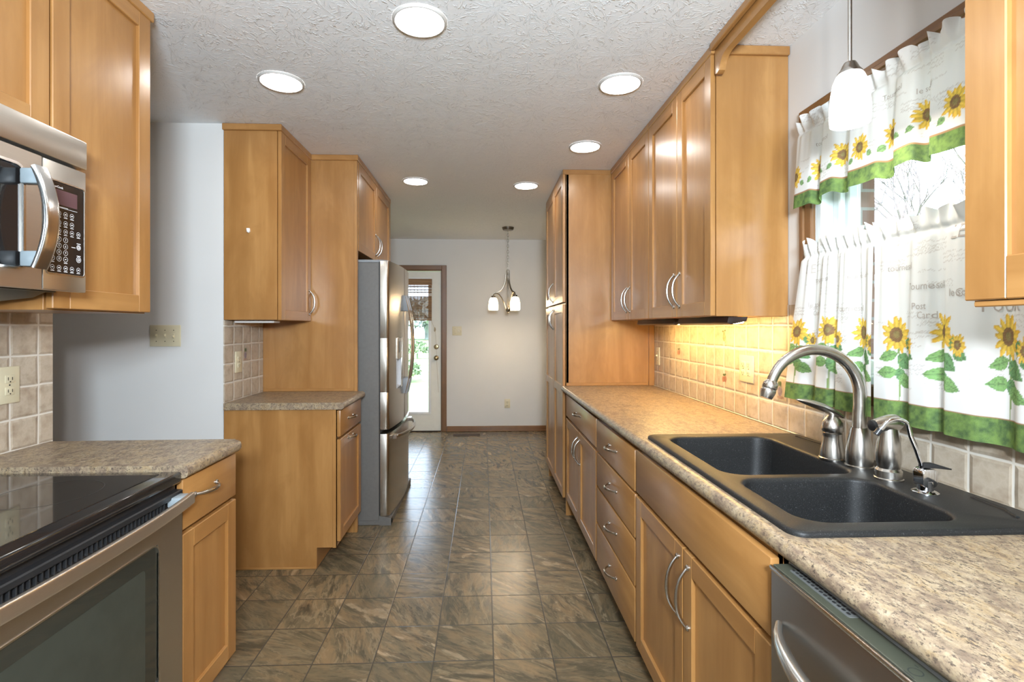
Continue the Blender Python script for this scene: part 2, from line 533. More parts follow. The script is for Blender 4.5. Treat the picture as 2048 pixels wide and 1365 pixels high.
def obj(name, bm, mats, parent=None, origin=None, smooth=35):
    """link bm (world coordinates) as ONE mesh object; children share their root's origin"""
    bmesh.ops.recalc_face_normals(bm, faces=bm.faces)
    if parent is not None:
        org = wpos(parent)
    elif origin is not None:
        org = Vector(origin)
    else:
        xs = [v.co for v in bm.verts]
        org = Vector(((min(v.x for v in xs) + max(v.x for v in xs)) / 2, (min(v.y for v in xs) + max(v.y for v in xs)) / 2, min(v.z for v in xs)))
    bmesh.ops.translate(bm, verts=bm.verts, vec=-org)
    me = bpy.data.meshes.new(name)
    bm.to_mesh(me)
    bm.free()
    for m in (mats if isinstance(mats, (list, tuple)) else [mats]):
        me.materials.append(m)
    me.shade_smooth()
    me.set_sharp_from_angle(angle=R(smooth))
    o = bpy.data.objects.new(name, me)
    COL.objects.link(o)
    if parent is not None:
        o.parent = parent
    else:
        o.location = org
    return o

def tag(o, label=None, cat=None, group=None, kind=None):
    if label: o['label'] = label
    if cat: o['category'] = cat
    if group: o['group'] = group
    if kind: o['kind'] = kind
    return o

def thing(name, label, cat, loc, group=None):
    o = bpy.data.objects.new(name, None)
    o.empty_display_size = 0.05
    o.location = loc
    COL.objects.link(o)
    return tag(o, label, cat, group)

def struct(name, bm, m, parent=None, smooth=35):
    o = obj(name, bm, m, parent, smooth=smooth)
    if parent is None:
        o['kind'] = 'structure'
    return o

def text_bm(s, size, bold=0.0):
    """text as a flat mesh in xy, centred, from the built-in font"""
    cu = bpy.data.curves.new('lettering', 'FONT')
    cu.body = s
    cu.size = size
    cu.align_x = 'CENTER'
    cu.align_y = 'CENTER'
    cu.resolution_u = 2
    cu.offset = bold
    o = bpy.data.objects.new('lettering', cu)
    COL.objects.link(o)
    dg = bpy.context.evaluated_depsgraph_get()
    ev = o.evaluated_get(dg)
    me = ev.to_mesh()
    vs = [(v.co.x, v.co.y) for v in me.vertices]
    fs = [tuple(p.vertices) for p in me.polygons]
    ev.to_mesh_clear()
    bpy.data.objects.remove(o)
    bpy.data.curves.remove(cu)
    return vs, fs

def put_text(bm, s, size, fn, mi=0, bold=0.0):
    vs, fs = text_bm(s, size, bold)
    vv = [bm.verts.new(fn(x, y)) for x, y in vs]
    for f in fs:
        try:
            bm.faces.new([vv[i] for i in f]).material_index = mi
        except ValueError:
            pass

def put_ring(bm, cx, cy, r0, r1, fn, mi=0, n=20):
    A = [bm.verts.new(fn(cx + r0 * math.cos(2 * PI * k / n), cy + r0 * math.sin(2 * PI * k / n))) for k in range(n)]
    B = [bm.verts.new(fn(cx + r1 * math.cos(2 * PI * k / n), cy + r1 * math.sin(2 * PI * k / n))) for k in range(n)]
    for k in range(n):
        bm.faces.new((A[k], A[(k + 1) % n], B[(k + 1) % n], B[k])).material_index = mi

def put_rect(bm, x0, x1, y0, y1, fn, mi=0):
    bm.faces.new([bm.verts.new(fn(*p)) for p in ((x0, y0), (x1, y0), (x1, y1), (x0, y1))]).material_index = mi

# ------------------------------------------------------------------ the room
H = 2.44
XR, XL, XM, YB, YG = 1.21, -1.58, -1.42, 6.36, 2.785
b = bm_new(); add_box(b, -3.5, 2.75, -2.75, 6.5, -0.08, 0.0)
struct('floor', b, M['floor'])
b = bm_new(); add_box(b, -3.5, 2.75, -2.75, 6.5, H, H + 0.08)
struct('ceiling', b, M['ceiling'])

WY0, WY1, WZ0, WZ1 = 0.99, 1.782, 1.145, 2.075
b = bm_new()
for y0, y1, z0, z1 in ((-2.6, WY0, 0, H), (WY1, 4.46, 0, H), (WY0, WY1, 0, WZ0), (WY0, WY1, WZ1, H)):
    add_box(b, XR, XR + 0.15, y0, y1, z0, z1)
struct('wall_right', b, M['paint'])
b = bm_new()
for y0, y1, z0, z1 in ((-2.6, WY0 - 0.02, -0.2, H + 0.3), (WY1 + 0.02, 4.31, -0.2, H + 0.3), (WY0 - 0.02, WY1 + 0.02, -0.2, WZ0 - 0.02), (WY0 - 0.02, WY1 + 0.02, WZ1 + 0.02, H + 0.3)):
    add_box(b, XR + 0.152, XR + 0.24, y0, y1, z0, z1)
struct('wall_right_exterior', b, M['brick'])
DX0, DX1, DZ = -1.36, -0.53, 2.05
b = bm_new()
for x0, x1, z0, z1 in ((-1.54, DX0, 0, H), (DX1, 2.75, 0, H), (DX0, DX1, DZ, H)):
    add_box(b, x0, x1, YB, YB + 0.14, z0, z1)
struct('wall_back', b, M['paint'])
b = bm_new(); add_box(b, XL - 0.12, XL, -2.6, 1.89, 0, H)
struct('wall_left', b, M['paint'])
b = bm_new(); add_box(b, -3.38, XM, YG, YG + 0.12, 0, H)
struct('wall_hall', b, M['paint'])
b = bm_new(); add_box(b, XM - 0.12, XM, YG + 0.12, YB, 0, H)
struct('wall_left_far', b, M['paint'])
b = bm_new(); add_box(b, -3.5, -3.38, 0.4, YG + 0.12, 0, H)
struct('wall_hall_end', b, M['paint'])
b = bm_new(); add_box(b, -3.38, XL - 0.12, 0.4, 0.52, 0, H)
struct('wall_hall_side', b, M['paint'])
b = bm_new(); add_box(b, XL - 0.12, 2.75, -2.75, -2.6, 0, H)
struct('wall_front', b, M['paint'])
b = bm_new(); add_box(b, 2.6, 2.75, 4.46, YB, 0, H)
struct('wall_dining', b, M['paint'])
b = bm_new(); add_box(b, XR + 0.15, 2.75, 4.32, 4.46, 0, H)
struct('wall_dining_near', b, M['paint'])
b = bm_new()
add_box(b, -0.468, 2.6, YB - 0.014, YB, 0, 0.07, 0.004)
add_box(b, -0.468, 2.6, YB - 0.022, YB, 0, 0.016, 0.005)
struct('baseboard_back', b, M['trim_wood_h'])

# window over the sink -------------------------------------------------
b = bm_new()
add_box(b, XR - 0.02, XR, WY1 - 0.006, 1.848, 1.085, 2.14, 0.004)
add_box(b, XR - 0.02, XR, 0.925, WY0 + 0.006, 1.085, 2.14, 0.004)
add_box(b, XR - 0.021, XR, 0.925, 1.848, WZ1 - 0.006, 2.14, 0.004, mi=1)
add_box(b, XR - 0.021, XR, 0.925, 1.848, 1.085, WZ0 + 0.006, 0.004, mi=1)
add_box(b, XR - 0.026, XR, 1.812, 1.832, 1.10, 2.125, 0.004)
add_box(b, XR - 0.026, XR, 0.94, 1.832, 2.102, 2.122, 0.004, mi=1)
w = struct('window_1', b, [M['trim_wood'], M['trim_wood_h']])
b = bm_new()
for y0, y1, z0, z1 in ((WY1 - 0.03, WY1, WZ0, WZ1), (WY0, WY0 + 0.03, WZ0, WZ1), (WY0, WY1, WZ0, WZ0 + 0.03), (WY0, WY1, WZ1 - 0.03, WZ1)):
    add_box(b, XR + 0.002, XR + 0.15, y0, y1, z0, z1, 0.003)
obj('window_frame', b, M['vinyl'], w)
b = bm_new()
for y0, y1, z0, z1 in ((WY1 - 0.075, WY1 - 0.03, WZ0 + 0.03, WZ1 - 0.03), (WY0 + 0.03, WY0 + 0.075, WZ0 + 0.03, WZ1 - 0.03),
                       (WY0 + 0.03, WY1 - 0.03, WZ0 + 0.03, WZ0 + 0.075), (WY0 + 0.03, WY1 - 0.03, WZ1 - 0.075, WZ1 - 0.03)):
    add_box(b, XR + 0.07, XR + 0.105, y0, y1, z0, z1, 0.004)
    add_box(b, XR + 0.045, XR + 0.07, y0 + (0.012 if y1 - y0 < 0.1 else 0), y1, z0, z1, 0.004)
obj('window_sash', b, M['vinyl'], w)
b = bm_new(); add_box(b, XR + 0.088, XR + 0.092, WY0 + 0.07, WY1 - 0.07, WZ0 + 0.07, WZ1 - 0.07)
obj('window_pane', b, M['glass'], w)

# back door ---------------------------------------------------------------
b = bm_new()
add_box(b, DX1, -0.470, YB - 0.018, YB, 0, 2.108, 0.004)
add_box(b, -1.42, DX0, YB - 0.018, YB, 0, 2.108, 0.004)
add_box(b, DX0, DX1, YB - 0.018, YB, DZ, 2.108, 0.004, mi=1)
add_box(b, DX1 - 0.012, DX1, YB - 0.004, YB + 0.1, 0, DZ, 0.002)
add_box(b, DX0, DX0 + 0.012, YB - 0.004, YB + 0.1, 0, DZ, 0.002)
add_box(b, DX0, DX1, YB - 0.004, YB + 0.1, DZ - 0.012, DZ, 0.002, mi=1)
struct('trim_1', b, [M['trim_wood'], M['trim_wood_h']])
b = bm_new()
dx0, dx1 = DX0 + 0.015, DX1 - 0.015
gx0, gx1, gz0, gz1 = -1.13, -0.692, 0.245, 1.93
for x0, x1, z0, z1 in ((dx0, gx0, 0.012, 2.032), (gx1, dx1, 0.012, 2.032), (gx0, gx1, 0.012, gz0), (gx0, gx1, gz1, 2.032)):
    add_box(b, x0, x1, YB + 0.012, YB + 0.056, z0, z1)
dr = struct('door_1', b, M['door_paint'])
b = bm_new()
for x0, x1, z0, z1 in ((gx0 - 0.025, gx0 + 0.008, gz0 - 0.025, gz1 + 0.025), (gx1 - 0.008, gx1 + 0.025, gz0 - 0.025, gz1 + 0.025),
                       (gx0, gx1, gz0 - 0.025, gz0 + 0.008), (gx0, gx1, gz1 - 0.008, gz1 + 0.025)):
    add_box(b, x0, x1, YB + 0.002, YB + 0.014, z0, z1, 0.004, 2)
obj('glass_bead', b, M['white'], dr)
b = bm_new(); add_box(b, gx0, gx1, YB + 0.03, YB + 0.035, gz0, gz1)
obj('glass_pane', b, M['glass'], dr)
ry = Matrix.Rotation(R(90), 4, 'X')
b = bm_new()
add_lathe(b, [(0.031, 0), (0.031, 0.006), (0.026, 0.011), (0.012, 0.014), (0.011, 0.028), (0.020, 0.034), (0.027, 0.045), (0.026, 0.058), (0.015, 0.064)], (-0.602, YB + 0.012, 0.935), 24, mat=ry)
obj('door_knob', b, M['brass'], dr)
b = bm_new()
add_lathe(b, [(0.031, 0), (0.031, 0.008), (0.024, 0.016), (0.010, 0.018)], (-0.602, YB + 0.012, 1.075), 24, mat=ry)
add_box(b, -0.606, -0.598, YB - 0.018, YB - 0.004, 1.062, 1.088, 0.002)
obj('deadbolt', b, M['brass'], dr)
b = bm_new(); add_box(b, dx0, dx1, YB - 0.012, YB + 0.06, 0.0, 0.012, 0.003)
struct('trim_2', b, M['dark_gap'])

# bamboo roman shade on the door
t = thing('bamboo_shade', 'brown woven bamboo shade half lowered on the glazed back door', 'blind', (-0.92, YB, 1.41))
b = bm_new()
add_box(b, -1.18, -0.655, YB - 0.022, YB + 0.002, 1.855, 1.935, 0.003)
obj('valance', b, M['bamboo'], t)
b = bm_new()
z = 1.852
gap_rows = {3, 4, 7, 10, 11, 12, 13}
k = 0
while z > 1.425:
    if k not in gap_rows:
        add_box(b, -1.178, -0.657, YB - 0.014, YB - 0.004, z - 0.0085, z, 0.0015)
    else:
        add_box(b, -1.178, -0.657, YB - 0.012, YB - 0.008, z - 0.004, z - 0.001)
    z -= 0.0095
    k += 1
for x in np.arange(-1.15, -0.66, 0.045):
    add_box(b, x, x + 0.003, YB - 0.016, YB - 0.002, 1.425, 1.855)
obj('slats', b, M['bamboo'], t)
b = bm_new(); add_box(b, -1.178, -0.657, YB - 0.018, YB, 1.408, 1.424, 0.003)
obj('bottom_rail', b, M['bamboo'], t)
b = bm_new()
add_tube(b, [(-0.665, YB - 0.008, 1.41), (-0.635, YB - 0.008, 1.34), (-0.612, YB - 0.008, 1.27), (-0.60, YB - 0.01, 1.1), (-0.592, YB - 0.012, 0.85), (-0.572, YB - 0.012, 0.50)], 0.0016, 6)
add_lathe(b, [(0.004, 0.03), (0.011, 0.012), (0.012, -0.012), (0.005, -0.028)], (-0.618, YB - 0.012, 1.295), 12)
obj('pull_cord', b, plain('cord_fibre', (0.45, 0.36, 0.24), 0.8), t)

# tile backsplashes ---------------------------------------------------------
b = bm_new()
for y0, y1, z1 in ((0.22, 0.923, 1.36), (0.923, 1.85, 1.084), (1.85, 1.938, 1.416), (1.938, 3.50, 1.371)):
    add_box(b, XR - 0.006, XR, y0, y1, 0.9, z1)
bs = struct('wall_backsplash', b, M['tile'])
def fruit(kind, y, z, x=XR - 0.0068, d=-1, parent=bs):
    """a small painted fruit on a tile, a raised glaze film"""
    b = bm_new()
    fn = lambda p, q: (x, y + p, z + q)
    def blob(cx, cy, rx, ry_, mi):
        vs = [b.verts.new(fn(cx + rx * math.cos(2 * PI * k / 18) * (1 + 0.06 * math.sin(5 * k)), cy + ry_ * math.sin(2 * PI * k / 18))) for k in range(18)]
        b.faces.new(vs).material_index = mi
    if kind == 'pear':
        blob(0, -0.010, 0.016, 0.018, 0); blob(0.003, 0.010, 0.009, 0.015, 0)
        blob(-0.008, 0.026, 0.010, 0.004, 1); blob(0.014, 0.022, 0.008, 0.004, 1)
    elif kind == 'apple':
        blob(-0.009, -0.006, 0.014, 0.016, 0); blob(0.010, -0.008, 0.013, 0.015, 0)
        blob(0, 0.014, 0.015, 0.006, 1); blob(-0.013, 0.018, 0.008, 0.004, 1)
    else:
        blob(0.004, -0.004, 0.015, 0.020, 2); blob(0, -0.027, 0.024, 0.006, 0)
        for a in (-0.5, -0.15, 0.2, 0.55):
            blob(0.004 + 0.016 * math.sin(a), 0.022 + 0.006 * math.cos(a), 0.003, 0.012, 1)
    for i, v in enumerate(b.faces):
        bmesh.ops.translate(b, verts=v.verts, vec=(d * 0.00015 * i, 0, 0))
    fr = {'pear': (0.40, 0.25, 0.12), 'apple': (0.33, 0.15, 0.10), 'jug': (0.40, 0.26, 0.20)}[kind]
    obj('painted_motif', b, [plain('glaze_' + kind, fr, 0.4, var=0.3, scale=60), plain('glaze_leaf', (0.09, 0.13, 0.05), 0.4, var=0.3, scale=60),
                             plain('glaze_jug', (0.25, 0.20, 0.23), 0.4, var=0.3, scale=60)], parent)
fruit('apple', 3.045, 1.178); fruit('pear', 2.46, 1.285); fruit('apple', 2.46, 1.075); fruit('jug', 1.985, 1.07)
b = bm_new()
add_box(b, XL, XL + 0.006, -0.6, 1.889, 0.9, 1.379)
struct('wall_backsplash_range', b, M['tile'])
b = bm_new()
add_box(b, XM, XM + 0.006, YG, 3.262, 0.9, 1.366)
bm_mid = struct('wall_backsplash_mid', b, M['tile'])
fruit('jug', 3.02, 1.165, XM + 0.0068, 1, bm_mid)

# ------------------------------------------------------------------ cabinets
def pull_bm(bm, x, d, y, z, axis, L=0.135, proj=0.032, mi=0):
    """arched bow pull standing off the face x towards d (+1/-1)"""
    pts, rad = [], []
    n = 15
    for i in range(n):
        s = -1 + 2 * i / (n - 1)
        p = proj * (1 - abs(s) ** 2.6)
        q = s * L / 2
        c = (x + d * (p + 0.001), y + (q if axis == 'y' else 0), z + (q if axis == 'z' else 0))
        pts.append(c)
        rad.append(0.0042 + 0.0028 * (1 - abs(s)))
    add_tube(bm, pts, rad, 10, mi=mi, flat=0.75)
    for s in (-1, 1):
        c = (x, y + (s * L / 2 if axis == 'y' else 0), z + (s * L / 2 if axis == 'z' else 0))
        mt = Matrix.Rotation(R(90) * d, 4, 'Y')
        add_lathe(bm, [(0.0085, 0), (0.0085, 0.003), (0.006, 0.006)], c, 14, mi=mi, mat=mt)
    return bm

def door_bm(x, d, y0, y1, z0, z1, th=0.02, rail=0.058, mid=None):
    """shaker door whose outer face lies at x, facing d"""
    bm = bm_new()
    xa, xb = x - d * th, x
    lo, hi = min(xa, xb), max(xa, xb)
    add_box(bm, lo, hi, y0, y0 + rail, z0, z1, 0.0022, mi=0)
    add_box(bm, lo, hi, y1 - rail, y1, z0, z1, 0.0022, mi=0)
    rails = [(z0, z0 + rail), (z1 - rail, z1)]
    if mid:
        rails.append((mid - rail / 2, mid + rail / 2))
    for a, c in rails:
        add_box(bm, lo, hi, y0 + rail - 0.001, y1 - rail + 0.001, a, c, 0.0022, mi=1)
    px = sorted((xa, x - d * 0.0105))
    add_box(bm, px[0], px[1], y0 + rail - 0.004, y1 - rail + 0.004, z0 + rail - 0.004, z1 - rail + 0.004, mi=0)
    return bm

def add_door(root, x, d, y0, y1, z0, z1, pull=None, **kw):
    o = obj('door', door_bm(x, d, y0, y1, z0, z1, **kw), [M['wood_v'], M['wood_h']], root)
    if pull:
        hb = bm_new(); pull_bm(hb, x, d, *pull)
        obj('handle', hb, M['nickel'], o)
    return o

def add_drawer(root, x, d, y0, y1, z0, z1, pull=None, name='drawer'):
    bm = bm_new(); add_box(bm, min(x - d * 0.02, x), max(x - d * 0.02, x), y0, y1, z0, z1, 0.0035, 2)
    o = obj(name, bm, M['wood_h'], root)
    if pull:
        hb = bm_new(); pull_bm(hb, x, d, *pull)
        obj('handle', hb, M['nickel'], o)
    return o

def base_body(root, x_face, d, y0, y1, x_wall, end_near=True, ztop=0.876, hole=None):
    """open-topped carcass with a toe kick; its front frame sits 2 mm behind the doors"""
    xf = x_face - d * 0.022
    bm = bm_new()
    lo, hi = min(xf, x_wall), max(xf, x_wall)
    add_box(bm, lo, hi, y0, y0 + 0.018, 0.115, ztop)
    add_box(bm, lo, hi, y1 - 0.018, y1, 0.115, ztop)
    add_box(bm, lo, hi, y0 + 0.018, y1 - 0.018, 0.115, 0.133)
    add_box(bm, min(x_wall, x_wall + d * 0.008), max(x_wall, x_wall + d * 0.008), y0 + 0.018, y1 - 0.018, 0.133, ztop)
    # face frame
    a, c = sorted((xf, xf - d * 0.018))
    add_box(bm, a, c, y0, y0 + 0.035, 0.115, ztop, 0.001)
    add_box(bm, a, c, y1 - 0.035, y1, 0.115, ztop, 0.001)
    add_box(bm, a, c, y0 + 0.035, y1 - 0.035, ztop - 0.03, ztop)
    add_box(bm, a, c, y0 + 0.035, y1 - 0.035, 0.68, 0.73)
    add_box(bm, a, c, y0 + 0.035, y1 - 0.035, 0.115, 0.15)
    obj('carcass', bm, M['wood_v'], root)
    bm = bm_new()
    a, c = sorted((xf - d * 0.075, xf - d * 0.093))
    add_box(bm, a, c, y0, y1, 0.0, 0.115)
    obj('toe_kick', bm, M['wood_h'], root)

XF = 0.575          # right base door faces
def rb(name, label, y0, y1):
    t = thing(name, label, 'cabinet', ((XF + XR) / 2, (y0 + y1) / 2, 0))
    base_body(t, XF, -1, y0, y1, XR - 0.008)
    return t
t = rb('base_cabinet', 'maple base cabinet with one drawer over two doors beside the tall pantry', 2.542, 3.496)
add_drawer(t, XF, -1, 2.55, 3.488, 0.708, 0.858, (3.02, 0.795, 'y'))
add_door(t, XF, -1, 3.022, 3.488, 0.125, 0.69, (3.055, 0.575, 'z', 0.145))
add_door(t, XF, -1, 2.55, 3.016, 0.125, 0.69, (2.983, 0.575, 'z', 0.145))
t = rb('drawer_cabinet', 'maple base cabinet with a stack of four slab drawers', 1.88, 2.54)
for z0, z1, zh in ((0.70, 0.858, 0.787), (0.522, 0.69, 0.612), (0.338, 0.512, 0.43), (0.125, 0.328, 0.235)):
    add_drawer(t, XF, -1, 1.888, 2.532, z0, z1, (2.21, zh, 'y', 0.12, 0.034))
t = rb('sink_cabinet', 'maple base cabinet with two tall doors under the black sink', 0.975, 1.878)
add_drawer(t, XF, -1, 0.983, 1.870, 0.706, 0.866, None, 'false_front')
add_door(t, XF, -1, 1.428, 1.870, 0.125, 0.690, (1.462, 0.565, 'z', 0.17))
add_door(t, XF, -1, 0.983, 1.422, 0.125, 0.690, (1.388, 0.565, 'z', 0.17))

# dishwasher
t = thing('dishwasher', 'stainless dishwasher with a curved bar handle under the speckled counter', 'dishwasher', (0.87, 0.66, 0))
b = bm_new(); add_box(b, 0.60, 1.15, 0.362, 0.962, 0.10, 0.872)
obj('tub', b, M['grey_plastic'], t)
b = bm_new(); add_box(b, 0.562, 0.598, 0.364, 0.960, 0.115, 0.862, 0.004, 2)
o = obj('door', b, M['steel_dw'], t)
b = bm_new(); add_box(b, 0.559, 0.566, 0.364, 0.960, 0.855, 0.864, 0.002, 2)
obj('edge_trim', b, M['steel_bright'], o)
b = bm_new(); add_box(b, 0.566, 0.62, 0.366, 0.958, 0.8615, 0.8655, 0.001)
obj('control_strip', b, plain('olive_grey_control_strip', (0.06, 0.063, 0.045), 0.32), o)
b = bm_new()
for yy in np.arange(0.782, 0.925, 0.011):
    for xx in (0.586, 0.594, 0.602):
        add_box(b, xx, xx + 0.005, yy, yy + 0.007, 0.8656, 0.8672, 0.0008, mi=1)
add_prism(b, rrect(0.581, 0.612, 0.775, 0.932, 0.006), 'z', 0.8652, 0.8662)
obj('vent', b, [plain('charcoal_vent_plate', (0.12, 0.125, 0.12), 0.4), M['black']], o)
b = bm_new()
fn = lambda p, q: (0.580 + p, 0.56 + q, 0.8658)
for q in (-0.11, -0.06, -0.01, 0.04, 0.09):
    b = bm_new()
    put_ring(b, 0, q, 0.0075, 0.009, fn)
    put_rect(b, -0.014, -0.012, q - 0.012, q + 0.004, fn)
    put_rect(b, 0.010, 0.0115, q + 0.008, q + 0.014, fn)
    obj('button_mark', b, M['mark_dark'], o)
b = bm_new()
pts, rad = [], []
for i in range(21):
    s = -1 + 2 * i / 20
    pts.append((0.545 - 0.045 * (1 - s * s) ** 0.8 + 0.012 * abs(s) ** 6, 0.662 + s * 0.262, 0.757 + 0.012 * abs(s) ** 3))
    rad.append(0.006 + 0.0105 * (1 - abs(s) ** 2.2))
add_tube(b, pts, rad, 16)
obj('handle', b, steel('satin_handle_steel', (0.66, 0.70, 0.72), 'y', 0.25), o)
b = bm_new(); add_box(b, 0.64, 0.66, 0.364, 0.960, 0.0, 0.10)
obj('toe_panel', b, M['black'], t)
b = bm_new(); add_box(b, 0.59, XR - 0.01, 0.33, 0.358, 0.0, 0.876, 0.002)
tag(obj('end_panel', b, M['wood_v']), 'plain maple panel closing the counter run past the dishwasher', 'cabinet panel')

# tall pantry
t = thing('pantry_cabinet', 'tall maple pantry with four doors reaching the ceiling past the right counter', 'cabinet', (0.88, 3.97, 0))
PX = 0.555
b = bm_new()
add_box(b, PX + 0.024, XR - 0.003, 3.502, 3.522, 0.0, H - 0.035)
add_box(b, PX + 0.024, XR - 0.003, 4.43, 4.45, 0.0, H - 0.035)
add_box(b, XR - 0.015, XR - 0.003, 3.522, 4.43, 0.1, H - 0.04)
for z in (0.115, 1.485, 2.37):
    add_box(b, PX + 0.024, XR - 0.015, 3.522, 4.43, z, z + 0.018)
add_box(b, PX + 0.024, PX + 0.044, 3.502, 3.535, 0.115, H - 0.035, 0.002)
obj('carcass', b, M['wood_v'], t)
b = bm_new(); add_box(b, PX + 0.10, PX + 0.118, 3.52, 4.43, 0, 0.115)
obj('toe_kick', b, M['wood_h'], t)
for y0, y1, hy in ((3.504, 3.962, 3.93), (3.968, 4.446, 4.0)):
    add_door(t, PX, -1, y0, y1, 1.503, 2.405, (hy, 1.60, 'z', 0.145) if hy > 3.95 else None)
    add_door(t, PX, -1, y0, y1, 0.125, 1.488, (hy, 1.385, 'z', 0.145), mid=0.88)
b = bm_new()
add_box(b, PX + 0.002, XR - 0.003, 3.501, 4.45, H - 0.036, H - 0.001, 0.003)
obj('top_trim', b, M['wood_x'], t)
b = bm_new()
add_box(b, PX + 0.024, 1.16, 3.492, 3.5015, 0.9145, 0.935, 0.002)
tag(obj('scribe_strip', b, M['wood_x']), 'thin horizontal maple strip where the long countertop meets the pantry', 'trim')
b = bm_new()
add_box(b, 1.165, XR - 0.0065, 3.484, 3.5015, 0.9145, 1.368, 0.002)
tag(obj('scribe_strip', b, M['wood_v']), 'upright maple strip in the corner between pantry side and backsplash', 'trim')

# right wall cabinets
XU = 0.895
def right_upper(label, y0, y1, ym, trim_near):
    t = thing('wall_cabinet', label, 'cabinet', ((XU + XR) / 2, (y0 + y1) / 2, 1.372))
    bm = bm_new()
    add_box(bm, XU + 0.022, XR - 0.002, y0, y1, 1.372, H - 0.036, 0.001)
    obj('carcass', bm, M['wood_v'], t)
    add_door(t, XU, -1, y0 + 0.001, ym - 0.002, 1.374, 2.405, (ym - 0.034, 1.497, 'z', 0.15))
    add_door(t, XU, -1, ym + 0.002, y1 - 0.003, 1.374, 2.405, (ym + 0.034, 1.497, 'z', 0.15))
    bm = bm_new()
    add_box(bm, XU - 0.004, XR - 0.002, y0 - (0.014 if trim_near else 0), y1, H - 0.036, H - 0.001, 0.003)
    obj('top_trim', bm, M['wood_h'], t)
    return t
tc = right_upper('two-door maple wall cabinet with a wide end panel facing the sink window', 1.940, 2.686, 2.287, True)
right_upper('two-door maple wall cabinet tucked against the tall pantry', 2.688, 3.482, 3.068, False)
# near right cabinet
t = thing('wall_cabinet', 'pale maple wall cabinet beside the sunflower curtains, nearest to the dishwasher', 'cabinet', (1.05, 0.55, 1.372))
b = bm_new(); add_box(b, XU + 0.022, XR - 0.002, 0.20, 0.90, 1.376, H - 0.036)
obj('carcass', b, M['wood_v'], t)
add_door(t, XU, -1, 0.553, 0.899, 1.378, 2.405, (0.59, 1.50, 'z', 0.15), rail=0.075)
add_door(t, XU, -1, 0.201, 0.547, 1.378, 2.405, (0.51, 1.50, 'z', 0.15), rail=0.075)
b = bm_new(); add_box(b, XU + 0.004, XU + 0.02, 0.2, 0.885, 1.366, 1.376, 0.002)
obj('light_rail', b, M['wood_h'], t)
b = bm_new(); add_box(b, XU - 0.004, XR - 0.002, 0.2, 0.90, H - 0.036, H - 0.001, 0.003)
obj('top_trim', b, M['wood_h'], t)

# valance board over the sink window
t = thing('valance_board', 'thin maple valance board along the ceiling above the sink window', 'valance', (0.91, 1.4, 2.31))
b = bm_new()
poly = [(1.924, H - 0.002), (1.924, 2.318), (1.905, 2.312), (1.888, 2.318)]
for k in range(9):
    a = R(90 * k / 8)
    poly.append((1.888 - 0.006 - 0.062 * (1 - math.cos(a)), 2.330 + 0.037 * math.sin(a)))
poly += [(0.98, 2.367), (0.90, 2.33), (0.90, H - 0.002)]
add_prism(b, poly, 'x', XU + 0.008, XU + 0.034, bev=0.002)
obj('board', b, M['wood_h'], t)
b = bm_new(); add_box(b, XU - 0.012, XU + 0.007, 0.905, 1.922, H - 0.03, H - 0.001, 0.003)
obj('trim_strip', b, M['wood_h'], t)

# under-cabinet light bars
for y0, y1, lab in ((2.50, 3.12, 'dark under-cabinet light bar nearest the tall pantry'), (1.93, 2.46, 'dark under-cabinet light bar nearest the sink window')):
    t = thing('under_cabinet_light', lab, 'light', (1.0, (y0 + y1) / 2, 1.345), 'under-cabinet light bars above the right backsplash')
    b = bm_new()
    add_prism(b, [(0.972, 1.370), (0.966, 1.346), (0.982, 1.339), (1.045, 1.352), (1.05, 1.370)], 'y', y0 + 0.02, y1, bev=0.002)
    obj('housing', b, plain('bronze_light_housing', (0.022, 0.012, 0.010), 0.3), t)
    for k in range(4):
        yc = y0 + 0.09 + k * (y1 - y0 - 0.14) / 3
        b = bm_new()
        add_prism(b, [(1.049, 1.3535), (1.010, 1.3445), (1.010, 1.341), (1.052, 1.345), (1.058, 1.353)], 'y', yc - 0.03, yc + 0.03, bev=0.001)
        obj('lens', b, M['strip_glow'], t)

# ------------------------------------------------------------------ left side, middle run
def left_base(label, x_face, y0, y1, x_wall, name='base_cabinet', split=0.708, pulls=None, notch=True):
    t = thing(name, label, 'cabinet', ((x_face + x_wall) / 2, (y0 + y1) / 2, 0))
    xf = x_face - 0.022
    b = bm_new()
    # near end panel with its toe notch
    add_prism(b, [(x_wall, 0), (xf - 0.105, 0), (xf - 0.105, 0.115), (xf, 0.115), (xf, 0.876), (x_wall, 0.876)], 'y', y0, y0 + 0.018)
    add_prism(b, [(x_wall, 0), (xf - 0.105, 0), (xf - 0.105, 0.115), (xf, 0.115), (xf, 0.876), (x_wall, 0.876)], 'y', y1 - 0.018, y1)
    add_box(b, xf - 0.018, xf, y0 - 0.003, y0 + 0.035, 0.113, 0.876, 0.001)
    add_box(b, xf - 0.018, xf, y1 - 0.035, y1, 0.115, 0.876)
    add_box(b, xf - 0.018, xf, y0 + 0.03, y1 - 0.035, 0.85, 0.876)
    add_box(b, xf - 0.018, xf, y0 + 0.03, y1 - 0.035, 0.685, 0.725)
    add_box(b, x_wall, xf, y0 + 0.018, y1 - 0.018, 0.115, 0.14)
    obj('carcass', b, M['wood_v'], t)
    b = bm_new(); add_box(b, xf - 0.123, xf - 0.106, y0 + 0.018, y1 - 0.018, 0, 0.115)
    obj('toe_kick', b, M['wood_h'], t)
    if notch:
        b = bm_new(); add_box(b, x_wall + 0.01, xf - 0.105, y0 - 0.006, y0, 0.0, 0.012, 0.002)
        obj('scribe_strip', b, M['wood_x'], t)
    return t

